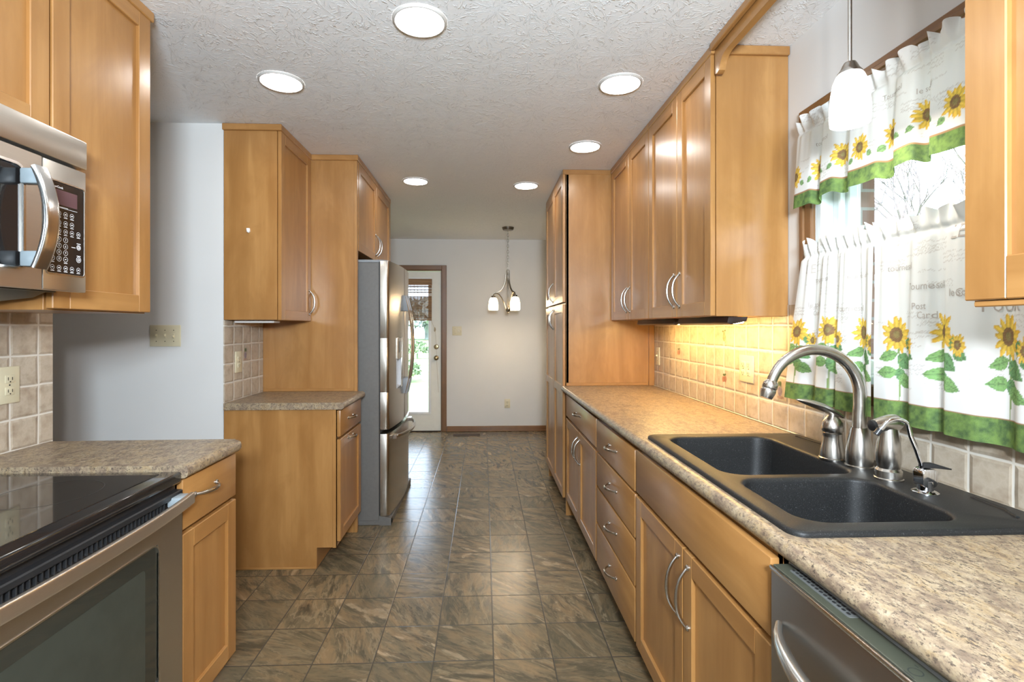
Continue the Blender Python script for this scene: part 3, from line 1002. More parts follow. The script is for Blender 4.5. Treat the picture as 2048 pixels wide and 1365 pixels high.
t = left_base('maple base cabinet with one drawer and one door beside the refrigerator', -0.79, YG, 3.258, XM + 0.003)
add_drawer(t, -0.79, 1, YG + 0.006, 3.25, 0.722, 0.868, (3.00, 0.80, 'y', 0.11))
add_door(t, -0.79, 1, YG + 0.006, 3.25, 0.145, 0.708, (3.00, 0.685, 'y', 0.11))

t = thing('wall_cabinet', 'single-door maple wall cabinet on the left with a white clip on its side', 'cabinet', (-1.27, 3.02, 1.366))
b = bm_new(); add_box(b, XM + 0.002, -1.132, YG, 3.263, 1.368, H - 0.036, 0.001)
obj('carcass', b, M['wood_v'], t)
add_door(t, -1.11, 1, YG + 0.004, 3.258, 1.366, 2.408, (3.225, 1.485, 'z', 0.15))
b = bm_new(); add_box(b, XM - 0.003, -1.104, YG - 0.012, 3.263, H - 0.036, H - 0.001, 0.003)
obj('top_trim', b, M['wood_x'], t)
b = bm_new(); add_box(b, -1.40, -1.18, 2.86, 2.95, 1.352, 1.367, 0.004)
tag(obj('under_cabinet_light', b, M['white']), 'small white light fixture beneath the left wall cabinet with the clip', 'light')
b = bm_new()
add_prism(b, [(-1.292, 1.868), (-1.276, 1.868), (-1.274, 1.850), (-1.281, 1.842), (-1.290, 1.848)], 'y', YG - 0.013, YG - 0.0005, bev=0.002)
add_box(b, -1.285, -1.278, YG - 0.017, YG - 0.012, 1.845, 1.853, 0.001)
tag(obj('adhesive_hook', b, M['white']), 'tiny white adhesive clip stuck on the side of the left wall cabinet', 'hook')

# fridge surround
b = bm_new()
add_box(b, XM + 0.002, -0.838, 3.266, 3.286, 0.0, H - 0.036)
add_box(b, -0.838, -0.817, 3.262, 3.290, 0.0, H - 0.036, 0.002)
tag(obj('fridge_panel', b, M['wood_v']), 'full-height maple panel between the left counter and the refrigerator', 'cabinet panel')
b = bm_new(); add_box(b, XM + 0.002, -0.817, 4.394, 4.414, 0, H - 0.001, 0.002)
tag(obj('fridge_panel', b, M['wood_v']), 'far full-height maple panel on the dining side of the refrigerator', 'cabinet panel')
b = bm_new(); add_box(b, XM + 0.008, -0.84, 3.259, 3.2655, 0.914, 0.932, 0.002)
tag(obj('scribe_strip', b, M['wood_x']), 'thin maple strip along the foot of the refrigerator panel on the counter', 'trim')
t = thing('wall_cabinet', 'two-door maple cabinet over the stainless refrigerator', 'cabinet', (-1.1, 3.83, 1.825))
b = bm_new(); add_box(b, XM + 0.002, -0.837, 3.291, 4.37, 1.828, H - 0.036)
obj('carcass', b, M['wood_v'], t)
add_door(t, -0.815, 1, 3.296, 3.835, 1.826, 2.405, (3.80, 1.945, 'z', 0.15))
add_door(t, -0.815, 1, 3.839, 4.385, 1.826, 2.405, (3.874, 1.945, 'z', 0.15))
b = bm_new(); add_box(b, XM + 0.002, -0.81, 3.254, 4.393, H - 0.036, H - 0.001, 0.003)
obj('top_trim', b, M['wood_x'], t)

# ------------------------------------------------------------------ refrigerator
t = thing('refrigerator', 'stainless French-door refrigerator with grey sides in the left run', 'refrigerator', (-1.0, 3.83, 0))
FY0, FY1 = 3.372, 4.284
b = bm_new(); add_box(b, -1.38, -0.70, FY0, FY1, 0.03, 1.762, 0.004)
add_box(b, -1.30, -0.62, FY0 + 0.002, FY1 - 0.002, 0.0, 0.045, 0.004)
add_prism(b, [(-0.70, 0.03), (-0.70, 0.062), (-0.685, 0.062), (-0.62, 0.048), (-0.62, 0.0), (-0.70, 0.0)], 'y', FY0 + 0.001, FY0 + 0.05)
obj('body', b, M['fridge_side'], t)
b = bm_new()
add_box(b, -0.86, -0.70, FY1 - 0.11, FY1 - 0.02, 1.762, 1.782, 0.004)
obj('hinge_cover', b, M['grey_plastic'], t)
b = bm_new()
add_box(b, -0.86, -0.70, FY0 + 0.02, FY0 + 0.11, 1.762, 1.782, 0.004)
add_prism(b, [(-0.70, 1.762), (-0.64, 1.762), (-0.64, 1.776), (-0.70, 1.782)], 'y', FY0 + 0.02, FY0 + 0.07)
obj('hinge_cover', b, M['grey_plastic'], t)
def bow_x(y):
    s = (y - (FY0 + FY1) / 2) / ((FY1 - FY0) / 2)
    return -0.640 + 0.038 * (1 - s * s)
def bowed(bm, y0, y1, z0, z1, r0=0.02, r1=0.02, xb=-0.692, n=14, mi=0):
    """a door slab whose front follows the bow, its vertical edges rounded"""
    out = [(xb, y0)]
    for k in range(5):
        a = R(90 * k / 4)
        out.append((bow_x(y0 + r0) - r0 * (1 - math.sin(a)), y0 + r0 * (1 - math.cos(a))))
    for k in range(1, n):
        y = y0 + r0 + (y1 - r1 - y0 - r0) * k / n
        out.append((bow_x(y), y))
    for k in range(5):
        a = R(90 * k / 4)
        out.append((bow_x(y1 - r1) - r1 * (1 - math.cos(a)), y1 - r1 + r1 * math.sin(a)))
    out.append((xb, y1))
    add_prism(bm, out, 'z', z0, z1, mi=mi, bev=0.0025)
FM = (FY0 + FY1) / 2
b = bm_new()
# near door is built around the dispenser opening
bowed(b, FY0, FM - 0.002, 0.640, 0.892, r1=0.006)
bowed(b, FY0, FM - 0.002, 1.255, 1.772, r1=0.006)
bowed(b, FY0, 3.562, 0.892, 1.255, r1=0.003)
bowed(b, 3.74, FM - 0.002, 0.892, 1.255, r0=0.003, r1=0.006)
o = obj('door', b, M['steel_v'], t)
b = bm_new()
add_box(b, -0.69, -0.655, 3.564, 3.738, 0.893, 1.254)
add_box(b, -0.655, -0.613, 3.564, 3.570, 0.893, 1.10)
add_box(b, -0.655, -0.613, 3.732, 3.738, 0.893, 1.10)
add_box(b, -0.655, -0.612, 3.564, 3.738, 0.893, 0.903, 0.002)
add_box(b, -0.650, -0.640, 3.63, 3.67, 0.95, 1.06, 0.003)
obj('dispenser_recess', b, plain('pale_dispenser_plastic', (0.62, 0.63, 0.65), 0.3), o)
b = bm_new()
add_box(b, -0.66, -0.606, 3.564, 3.738, 1.10, 1.254, 0.004)
add_box(b, -0.608, -0.604, 3.61, 3.70, 1.145, 1.225, 0.001, mi=1)
obj('dispenser_panel', b, [M['steel_v'], M['black_gloss']], o)
def strap(bm, y, z0, z1, proj, w=0.016):
    pts, rad = [], []
    for i in range(19):
        s = -1 + 2 * i / 18
        pts.append((bow_x(y) + 0.014 + proj * (1 - abs(s) ** 2.2), y, (z0 + z1) / 2 + s * (z1 - z0) / 2))
        rad.append(w * (0.72 + 0.28 * (1 - s * s)))
    add_tube(bm, pts, rad, 12, flat=0.5, up=(0, 1, 0))
def strap_mounts(root, y, z0, z1):
    for z, sg in ((z1, -1), (z0, 1)):
        bm = bm_new()
        add_prism(bm, [(bow_x(y) - 0.002, z + sg * 0.115), (bow_x(y) - 0.002, z), (bow_x(y) + 0.026, z), (bow_x(y) + 0.05, z + sg * 0.11), (bow_x(y) + 0.035, z + sg * 0.118)], 'y', y - 0.011, y + 0.011, bev=0.003)
        obj('handle_mount', bm, M['grey_plastic'], root)
b = bm_new(); strap(b, FM - 0.045, 0.83, 1.565, 0.048)
hd = obj('handle', b, M['steel_bright'], o)
strap_mounts(t, FM - 0.045, 0.83, 1.565)
b = bm_new()
bowed(b, FM + 0.002, FY1, 0.640, 1.772, r0=0.006)
o = obj('door', b, M['steel_v'], t)
b = bm_new(); strap(b, FM + 0.045, 0.83, 1.565, 0.048)
obj('handle', b, M['steel_bright'], o)
strap_mounts(t, FM + 0.045, 0.83, 1.565)
b = bm_new(); bowed(b, FY0, FY1, 0.060, 0.612)
o = obj('freezer_drawer', b, M['steel_v'], t)
b = bm_new()
pts = []
for i in range(21):
    s = -1 + 2 * i / 20
    y = FM + s * 0.36
    pts.append((bow_x(y) + 0.012 + 0.052 * (1 - abs(s) ** 2.4), y, 0.570))
add_tube(b, pts, [0.017 * (0.75 + 0.25 * (1 - abs(-1 + i / 10))) for i in range(21)], 12, flat=0.55, up=(0, 0, 1))
for s in (-1, 1):
    y = FM + s * 0.335
    add_box(b, bow_x(y) - 0.003, bow_x(y) + 0.028, y - 0.03, y + 0.03, 0.556, 0.584, 0.004)
obj('handle', b, M['steel_bright'], o)
b = bm_new()
for y0, y1 in ((FY0 + 0.004, FM - 0.004), (FM + 0.004, FY1 - 0.004)):
    add_box(b, -0.702, -0.69, y0, y1, 0.645, 1.765)
add_box(b, -0.702, -0.69, FY0 + 0.004, FY1 - 0.004, 0.065, 0.608)
obj('door_gasket', b, M['black'], t)

# ------------------------------------------------------------------ range run
t = left_base('narrow maple base cabinet with a drawer and a door right of the range', -0.905, 1.538, 1.872, XL + 0.003, notch=False)
add_drawer(t, -0.905, 1, 1.541, 1.864, 0.716, 0.868, (1.665, 0.805, 'y', 0.125))
add_door(t, -0.905, 1, 1.541, 1.864, 0.145, 0.702)

t = thing('wall_cabinet', 'tall maple wall cabinet right of the microwave over the narrow counter', 'cabinet', (-1.38, 1.60, 1.376))
b = bm_new(); add_box(b, XL + 0.002, -1.192, 1.400, 1.806, 1.376, H - 0.036, 0.001)
obj('carcass', b, M['wood_v'], t)
add_door(t, -1.17, 1, 1.404, 1.803, 1.38, 2.412)
b = bm_new(); add_box(b, XL + 0.002, -1.164, 1.400, 1.815, H - 0.036, H - 0.001, 0.003)
obj('top_trim', b, M['wood_h'], t)
t = thing('wall_cabinet', 'short maple wall cabinet directly above the stainless microwave', 'cabinet', (-1.38, 1.04, 1.85))
b = bm_new(); add_box(b, XL + 0.002, -1.192, 0.690, 1.398, 1.842, H - 0.036)
obj('carcass', b, M['wood_v'], t)
add_door(t, -1.17, 1, 1.046, 1.395, 1.846, 2.412)
add_door(t, -1.17, 1, 0.693, 1.042, 1.846, 2.412)
b = bm_new(); add_box(b, XL + 0.002, -1.164, 0.690, 1.399, H - 0.036, H - 0.001, 0.003)
obj('top_trim', b, M['wood_h'], t)

# microwave
t = thing('microwave', 'stainless over-the-range microwave with a curved handle and black keypad', 'microwave', (-1.38, 1.13, 1.42))
MX, MY0, MY1 = -1.17, 0.752, 1.518
b = bm_new()
add_box(b, -1.68, MX - 0.028, MY0, MY1, 1.436, 1.872, 0.003)
obj('body', b, plain('dark_microwave_case', (0.05, 0.05, 0.05), 0.4), t)
b = bm_new()
add_prism(b, [(-1.66, 1.436), (-1.66, 1.400), (-1.42, 1.395), (-1.27, 1.412), (-1.215, 1.436)], 'y', MY0 + 0.01, MY1 - 0.06)
add_box(b, -1.40, -1.215, MY0 + 0.005, MY1 - 0.05, 1.428, 1.434)
obj('underside', b, plain('charcoal_underside', (0.065, 0.07, 0.07), 0.4), t)
b = bm_new(); add_box(b, MX - 0.028, MX + 0.004, MY0, MY1, 1.790, 1.872, 0.004, 2)
obj('vent_panel', b, M['steel_h'], t)
YD = 1.372
b = bm_new()
wy0, wy1, wz0, wz1 = 0.80, 1.315, 1.482, 1.738
for y0, y1, z0, z1 in ((MY0, wy0, 1.430, 1.782), (wy1, YD - 0.002, 1.430, 1.782), (wy0, wy1, 1.430, wz0), (wy0, wy1, wz1, 1.782)):
    add_box(b, MX - 0.028, MX, y0, y1, z0, z1)
o = obj('door', b, M['steel_h'], t)
b = bm_new()
pr = rrect(wy0, wy1, wz0, wz1, 0.022)
pr2 = rrect(wy0 - 0.007, wy1 + 0.007, wz0 - 0.007, wz1 + 0.007, 0.028)
A = [b.verts.new((MX + 0.003, p, q)) for p, q in pr]; B2 = [b.verts.new((MX + 0.003, p, q)) for p, q in pr2]
C2 = [b.verts.new((MX - 0.004, p, q)) for p, q in pr2]; D2 = [b.verts.new((MX - 0.004, p, q)) for p, q in pr]
n = len(pr)
for k in range(n):
    j = (k + 1) % n
    b.faces.new((A[k], A[j], B2[j], B2[k])); b.faces.new((B2[k], B2[j], C2[j], C2[k])); b.faces.new((D2[k], D2[j], A[j], A[k]))
obj('window_bezel', b, M['steel_bright'], o)
b = bm_new(); add_box(b, MX - 0.012, MX - 0.004, wy0 - 0.002, wy1 + 0.002, wz0 - 0.002, wz1 + 0.002)
obj('window', b, M['black_gloss'], o)
b = bm_new()
pts = []
for i in range(19):
    s = -1 + 2 * i / 18
    pts.append((MX + 0.040 + 0.030 * (1 - s * s), 1.316, 1.608 + s * 0.128))
add_tube(b, pts, [0.0205] * 19, 28, flat=0.36, up=(0, 1, 0), sq=0.4)
for s in (-1, 1):
    add_box(b, MX, MX + 0.045, 1.305, 1.329, 1.608 + s * 0.105 - 0.02, 1.608 + s * 0.105 + 0.02, 0.005, 2, mi=1)
obj('handle', b, [M['steel_bright'], plain('blue_grey_handle_mount', (0.22, 0.26, 0.28), 0.35)], o)
b = bm_new(); add_box(b, MX - 0.028, MX, YD + 0.002, MY1, 1.430, 1.782, 0.003, 2)
o = obj('control_panel', b, M['steel_h'], t)
b = bm_new()
add_prism(b, rrect(1.385, 1.507, 1.478, 1.727, 0.008), 'x', MX - 0.002, MX + 0.0025)
obj('keypad', b, M['black_gloss'], o)
b = bm_new()
pr = rrect(1.383, 1.5085, 1.476, 1.729, 0.009); pr2 = rrect(1.381, 1.5115, 1.4725, 1.7325, 0.011)
A = [b.verts.new((MX + 0.0032, p, q)) for p, q in pr]; B2 = [b.verts.new((MX + 0.0032, p, q)) for p, q in pr2]; C2 = [b.verts.new((MX - 0.001, p, q)) for p, q in pr2]
for k in range(len(pr)):
    j = (k + 1) % len(pr)
    b.faces.new((A[k], A[j], B2[j], B2[k])); b.faces.new((B2[k], B2[j], C2[j], C2[k]))
obj('keypad_bezel', b, M['steel_bright'], o)
b = bm_new(); add_box(b, MX + 0.002, MX + 0.0031, 1.393, 1.482, 1.667, 1.708)
obj('display', b, M['display'], o)
b = bm_new()
KX = MX + 0.0033
fn0 = lambda p, q: (KX, p, q)
def at(y, z): return lambda p, q: (KX, y + p, z + q)
put_text(b, 'SensorCook', 0.0085, at(1.412, 1.7145), bold=0.0002)
obj('display_lettering', b, M['mark'], o)
b = bm_new()
put_rect(b, 1.393, 1.482, 1.6585, 1.6595, fn0)
put_rect(b, 1.400, 1.418, 1.6605, 1.6625, fn0); put_rect(b, 1.421, 1.45, 1.6605, 1.662, fn0)
obj('display_underline', b, M['mark'], o)
b = bm_new()
cols = [1.399, 1.4205, 1.442, 1.4635, 1.486]
digits = [['1', '2', '3'], ['4', '5', '6'], ['7', '8', '9'], ['', '0', '']]
for r_, zr in enumerate((1.643, 1.618, 1.595)):
    for c_ in range(4 if r_ < 2 else 5):
        put_ring(b, cols[c_], zr, 0.0058, 0.0068, fn0)
        put_rect(b, cols[c_] - 0.003, cols[c_] + 0.003, zr - 0.0015, zr + 0.0015, fn0)
        put_rect(b, cols[c_] - 0.006, cols[c_] + 0.006, zr - 0.0107, zr - 0.0087, fn0)
for r_, zr in enumerate((1.572, 1.554, 1.536, 1.518)):
    for c_ in range(3):
        put_ring(b, cols[c_], zr, 0.0064, 0.0076, fn0)
        dg_ = digits[r_][c_]
        if dg_:
            put_text(b, dg_, 0.0095, at(cols[c_], zr), bold=0.0002)
        else:
            put_rect(b, cols[c_] - 0.0025, cols[c_] + 0.0025, zr - 0.0015, zr + 0.0015, fn0)
            put_rect(b, cols[c_] - 0.006, cols[c_] + 0.006, zr - 0.0115, zr - 0.0095, fn0)
for c_ in range(5):
    put_ring(b, cols[c_], 1.493, 0.0058, 0.0068, fn0)
    put_rect(b, cols[c_] - 0.003, cols[c_] + 0.003, 1.4915, 1.4945, fn0)
    put_rect(b, cols[c_] - 0.006, cols[c_] + 0.006, 1.4825, 1.4845, fn0)
for zr, rr_ in ((1.558, 0.0075), (1.523, 0.0085)):
    put_ring(b, 1.487, zr, rr_ - 0.0015, rr_, fn0); put_ring(b, 1.487, zr, 0.002, 0.0045, fn0)
    put_rect(b, 1.480, 1.494, zr + 0.0095, zr + 0.0115, fn0)
put_rect(b, 1.462, 1.476, 1.5545, 1.5565, fn0)
obj('keypad_markings', b, M['mark'], o)

# a compact 16-inch-high unit
t.scale = (0.936, 0.936, 0.936)
t.location = (-1.292, 1.058, 1.414)

# range
t = thing('range', 'slide-in electric range with a black glass cooktop and stainless oven door', 'oven', (-1.22, 1.15, 0))
RY0, RY1, RX = 0.768, 1.530, -0.90
b = bm_new(); add_box(b, XL + 0.02, RX - 0.045, RY0, RY1, 0.03, 0.872)
for x in (-1.5, -1.0):
    for y in (RY0 + 0.05, RY1 - 0.05):
        add_lathe(b, [(0.02, 0), (0.02, 0.03)], (x, y, 0), 12)
obj('body', b, M['black'], t)
b = bm_new(); add_box(b, XL + 0.01, RX, RY0 - 0.001, RY1 - 0.003, 0.866, 0.899, 0.006, 3)
o = obj('cooktop_frame', b, M['black_gloss'], t)
b = bm_new(); add_prism(b, rrect(XL + 0.04, RX - 0.045, RY0 + 0.02, RY1 - 0.028, 0.012), 'z', 0.8985, 0.9005)
og = obj('cooktop_glass', b, plain('dark_ceramic_glass', (0.020, 0.017, 0.015), 0.05, coat=0.3), t)
bmk = plain('burner_marking', (0.05, 0.045, 0.042), 0.3)
fnc = lambda p, q: (p, q, 0.9008)
for cx, cy, rr_ in ((-1.12, 1.33, 0.115), (-1.40, 1.35, 0.075), (-1.12, 0.96, 0.08), (-1.40, 0.95, 0.115)):
    b = bm_new()
    put_ring(b, cx, cy, rr_ - 0.0015, rr_, fnc, n=48)
    obj('burner_ring', b, bmk, og)
b = bm_new(); add_box(b, RX - 0.05, RX - 0.02, RY0 + 0.003, RY1 - 0.003, 0.80, 0.866)
add_box(b, RX - 0.045, RX + 0.002, RY0 + 0.002, RY1, 0.828, 0.846, 0.003)
obj('vent_trim', b, M['black'], t)
b = bm_new()
for y in np.arange(RY0 + 0.06, RY1 - 0.07, 0.0145):
    add_box(b, RX - 0.014, RX - 0.004, y, y + 0.0045, 0.806, 0.842, 0.001)
add_box(b, RX - 0.02, RX - 0.014, RY0 + 0.03, RY1 - 0.03, 0.80, 0.842)
add_box(b, RX - 0.016, RX - 0.002, RY0 + 0.03, RY1 - 0.03, 0.836, 0.844, 0.002)
obj('vent_grille', b, M['black'], t)
b = bm_new()
oz0, oz1, oy0, oy1 = 0.335, 0.728, RY0 + 0.105, RY1 - 0.112
for y0, y1, z0, z1 in ((RY0 + 0.003, oy0, 0.225, 0.800), (oy1, RY1 - 0.001, 0.225, 0.800), (oy0, oy1, 0.225, oz0), (oy0, oy1, oz1, 0.800)):
    add_box(b, RX - 0.042, RX, y0, y1, z0, z1)
o = obj('oven_door', b, M['steel_h'], t)
b = bm_new()
pr = rrect(oy0, oy1, oz0, oz1, 0.024); pr2 = rrect(oy0 - 0.004, oy1 + 0.004, oz0 - 0.004, oz1 + 0.004, 0.028)
A = [b.verts.new((RX + 0.002, p, q)) for p, q in pr]; B2 = [b.verts.new((RX + 0.002, p, q)) for p, q in pr2]; C2 = [b.verts.new((RX - 0.003, p, q)) for p, q in pr2]
D2 = [b.verts.new((RX - 0.008, p, q)) for p, q in pr]
for k in range(len(pr)):
    j = (k + 1) % len(pr)
    b.faces.new((A[k], A[j], B2[j], B2[k])); b.faces.new((B2[k], B2[j], C2[j], C2[k])); b.faces.new((D2[k], D2[j], A[j], A[k]))
obj('window_bezel', b, M['steel_bright'], o)
b = bm_new(); add_box(b, RX - 0.010, RX - 0.002, oy0 - 0.002, oy1 + 0.002, oz0 - 0.002, oz1 + 0.002)
og = obj('oven_window', b, M['oven_glass'], o)
b = bm_new()
add_prism(b, rrect(oy0 + 0.045, oy1 - 0.05, oz0 + 0.03, oz1 - 0.045, 0.012), 'x', RX - 0.0025, RX - 0.0014)
b2 = b
obj('inner_window', b2, plain('inner_oven_glass', (0.045, 0.05, 0.04), 0.16), t)
b = bm_new()
pts = []
for i in range(23):
    s = -1 + 2 * i / 22
    pts.append((RX + 0.034 + 0.024 * (1 - abs(s) ** 2.5), (RY0 + RY1) / 2 + s * 0.372, 0.822))
add_tube(b, pts, [0.0165] * 23, 28, flat=0.42, up=(0, 0, 1), sq=0.3)
obj('handle', b, steel('warm_satin_steel', (0.82, 0.77, 0.70), 'y', 0.36), o)
mm = plain('blue_grey_mount', (0.30, 0.34, 0.36), 0.35)
for s in (-1, 1):
    b = bm_new()
    y = (RY0 + RY1) / 2 + s * 0.348
    add_box(b, RX - 0.01, RX + 0.04, y - 0.024, y + 0.024, 0.808, 0.836, 0.004, 2)
    obj('handle_mount', b, mm, o)
b = bm_new(); add_box(b, RX - 0.042, RX, RY0 + 0.003, RY1 - 0.001, 0.06, 0.215, 0.004)
obj('drawer', b, M['steel_h'], t)

# ------------------------------------------------------------------ counters
def nosing(x_in, x_front, z0=0.876, z1=0.914, n=6, d=1):
    """counter cross-section (x,z) from the inner edge to a rounded front at x_front (d = +1: front at larger x)"""
    r = (z1 - z0) / 2
    pts = [(x_in, z0), (x_front - d * r * 0.6, z0)]
    for k in range(n + 1):
        a = R(-90 + 180 * k / n)
        pts.append((x_front - d * r * 0.9 + d * r * 0.9 * math.cos(a), (z0 + z1) / 2 + r * math.sin(a)))
    pts += [(x_front - d * r * 1.2, z1), (x_in, z1)]
    return pts
SX0, SX1, SY0, SY1 = 0.632, 1.165, 0.985, 1.838      # cut-out for the sink
b = bm_new()
add_prism(b, nosing(SX0, 0.543, d=-1), 'y', 0.325, 3.50)
for x0, x1, y0, y1 in ((SX0, XR - 0.007, 0.325, SY0), (SX0, XR - 0.007, SY1, 3.50), (SX1, XR - 0.007, SY0, SY1)):
    add_box(b, x0, x1, y0, y1, 0.876, 0.914)
for v in b.verts:                     # the front edge runs a little proud towards the dishwasher
    if v.co.x < SX0 - 0.001:
        v.co.x += 0.040 * (3.5 - v.co.y) / 2.9
ct = tag(obj('countertop', b, M['counter']), 'long speckled tan laminate countertop around the black sink', 'countertop')
b = bm_new(); add_box(b, XR - 0.012, XR - 0.0065, 0.325, 3.498, 0.9145, 0.9195, 0.002)
obj('caulk_line', b, plain('cream_caulk', (0.62, 0.55, 0.42), 0.4), ct)
b = bm_new()
add_prism(b, nosing(XM + 0.007, -0.765, d=1), 'y', YG - 0.014, 3.258)
tag(obj('countertop', b, M['counter']), 'short speckled brown countertop beside the refrigerator panel', 'countertop')
b = bm_new()
pr = [(XL + 0.007, 1.532)]
for k in range(9):
    pr.append((-0.885 - 0.0 if k == 0 else -0.885 - 0.035 * (1 - math.cos(R(90 * k / 8))), 1.532 if k == 0 else 1.855 + 0.035 * math.sin(R(90 * k / 8))))
pr.append((XL + 0.007, 1.89))
add_prism(b, [p for p in pr], 'z', 0.876, 0.914)
es = [e for e in b.edges if abs(e.verts[0].co.z - e.verts[1].co.z) < 1e-4 and not all(v.co.x < -1.5 or v.co.y < 1.54 for v in e.verts)]
bmesh.ops.bevel(b, geom=es, offset=0.014, segments=4, affect='EDGES', profile=0.5)
tag(obj('countertop', b, M['counter']), 'narrow speckled countertop with a rounded corner between range and hall', 'countertop')

# ------------------------------------------------------------------ sink
t = thing('sink', 'black double-bowl composite sink set into the long countertop', 'sink', (0.896, 1.41, 0.914))
b = bm_new()
ZT = 0.926
outer = rrect(0.612, 1.185, 0.962, 1.858, 0.03)
bowls = [(0.668, 1.035, 1.345, 1.805), (0.668, 1.015, 1.012, 1.300)]
def loop(poly, z):
    return [b.verts.new((p, q, z)) for p, q in poly]
def bridge(A, B2):
    n = len(A)
    for k in range(n):
        j = (k + 1) % n
        b.faces.new((A[k], A[j], B2[j], B2[k]))
def lp_edges(L):
    return [b.edges.get((L[k], L[(k + 1) % len(L)])) or b.edges.new((L[k], L[(k + 1) % len(L)])) for k in range(len(L))]
o_bot = loop(rrect(0.608, 1.189, 0.958, 1.862, 0.034), 0.9146)
o_mid = loop(rrect(0.608, 1.189, 0.958, 1.862, 0.034), 0.919)
o_m2 = loop(rrect(0.610, 1.187, 0.960, 1.860, 0.032), 0.9235)
o_top = loop(rrect(0.616, 1.181, 0.966, 1.854, 0.028), ZT)
bridge(o_bot, o_mid); bridge(o_mid, o_m2); bridge(o_m2, o_top)
edges = lp_edges(o_top)
for x0, x1, y0, y1 in bowls:
    prev = None
    for k in range(6):
        a = R(90 * k / 5)
        off = -0.012 * (1 - math.sin(a)); z = ZT - 0.010 * (1 - math.cos(a))
        L = loop(rrect(x0 + off, x1 - off, y0 + off, y1 - off, 0.055 - off, 8), z)
        if prev is None:
            edges += lp_edges(L)
        else:
            bridge(prev, L)
        prev = L
    for dz, ins in ((0.06, 0.004), (0.13, 0.010), (0.175, 0.018), (0.192, 0.034), (0.198, 0.06)):
        L = loop(rrect(x0 + ins, x1 - ins, y0 + ins, y1 - ins, 0.055, 8), ZT - dz)
        bridge(prev, L); prev = L
    b.faces.new(prev)
bmesh.ops.triangle_fill(b, use_beauty=True, use_dissolve=False, edges=edges)
bowl_o = obj('bowls', b, M['sink'], t, smooth=50)
b = bm_new()
add_tube(b, [(1.150, 1.80, ZT), (1.158, 1.70, ZT), (1.158, 1.5, ZT)], 0.004, 8)
obj('ledge_ridge', b, M['sink'], t)
b = bm_new()
add_tube(b, [(1.155, 1.14, ZT), (1.150, 1.06, ZT), (1.128, 1.015, ZT)], 0.004, 8)
obj('ledge_ridge', b, M['sink'], t)
for (x0, x1, y0, y1) in bowls:
    b = bm_new()
    add_lathe(b, [(0.045, 0.0), (0.045, 0.003), (0.036, 0.004), (0.030, -0.001), (0.012, 0.001)], ((x0 + x1) / 2, (y0 + y1) / 2, ZT - 0.1975), 28)
    obj('drain_strainer', b, M['chrome'], t)

# faucet
ZD = ZT + 0.0005
t = thing('faucet', 'brushed nickel gooseneck spout standing behind the black sink', 'faucet', (1.085, 1.405, ZD))
b = bm_new()
add_lathe(b, [(0.037, 0), (0.037, 0.004), (0.033, 0.006), (0.034, 0.022), (0.033, 0.045), (0.029, 0.075), (0.0225, 0.103), (0.0205, 0.112)], (1.085, 1.405, ZD), 36)
obj('base', b, M['nickel'], t)
b = bm_new()
cx, cz, rr_ = 1.085, ZD + 0.108, 0.118
pts = [(1.085, 1.405, ZD + 0.105), (1.085, 1.405, ZD + 0.14), (1.087, 1.405, ZD + 0.175)]
for k in range(0, 25):
    a = R(-4 + 168 * k / 24)
    pts.append((1.085 - 0.126 + 0.128 * math.cos(a), 1.405 + 0.0, ZD + 0.205 + 0.132 * math.sin(a) * (1.0 if a < PI / 2 else 1.0)))
pts2 = []
for p in pts:
    f = (1.085 - p[0]) / 0.26
    pts2.append((p[0], p[1] + 0.02 * f, p[2]))
rad = [0.0175 - 0.0035 * i / (len(pts2) - 1) for i in range(len(pts2))]
add_tube(b, pts2, rad, 18)
obj('spout', b, M['nickel'], t)
b = bm_new()
tip = Vector(pts2[-1]); dirn = (Vector(pts2[-1]) - Vector(pts2[-2])).normalized()
q = Vector((0, 0, 1)).rotation_difference(dirn).to_matrix().to_4x4()
add_lathe(b, [(0.0145, -0.006), (0.019, 0.0), (0.021, 0.014), (0.019, 0.019), (0.020, 0.021), (0.0205, 0.03), (0.0175, 0.043), (0.0165, 0.047)], tip, 24, mat=q)
obj('aerator', b, M['nickel'], t)

t = thing('faucet_lever', 'brushed nickel mixer valve with a leaf-shaped lever left of the gooseneck spout', 'faucet handle', (1.066, 1.49, ZD))
b = bm_new()
add_lathe(b, [(0.037, 0), (0.037, 0.004), (0.034, 0.006), (0.033, 0.022), (0.029, 0.045), (0.026, 0.066), (0.0265, 0.072), (0.027, 0.078)], (1.066, 1.49, ZD), 32)
obj('base', b, M['nickel'], t)
b = bm_new()
add_lathe(b, [(0.024, 0.079), (0.029, 0.086), (0.030, 0.098), (0.027, 0.112), (0.019, 0.124), (0.012, 0.131), (0.010, 0.138)], (1.066, 1.49, ZD), 32)
obj('ball', b, M['nickel'], t)
b = bm_new()
pts, rad = [], []
for i in range(15):
    s = i / 14
    pts.append((1.095 - 0.135 * s, 1.487 + 0.012 * s, ZD + 0.128 + 0.052 * s + 0.006 * math.sin(PI * s)))
    rad.append(0.026 * max(0.12, math.sin(PI * (0.10 + 0.86 * s)) ** 0.75))
add_tube(b, pts, rad, 16, flat=0.46, up=(0, 1, 0))
obj('lever', b, M['nickel'], t)

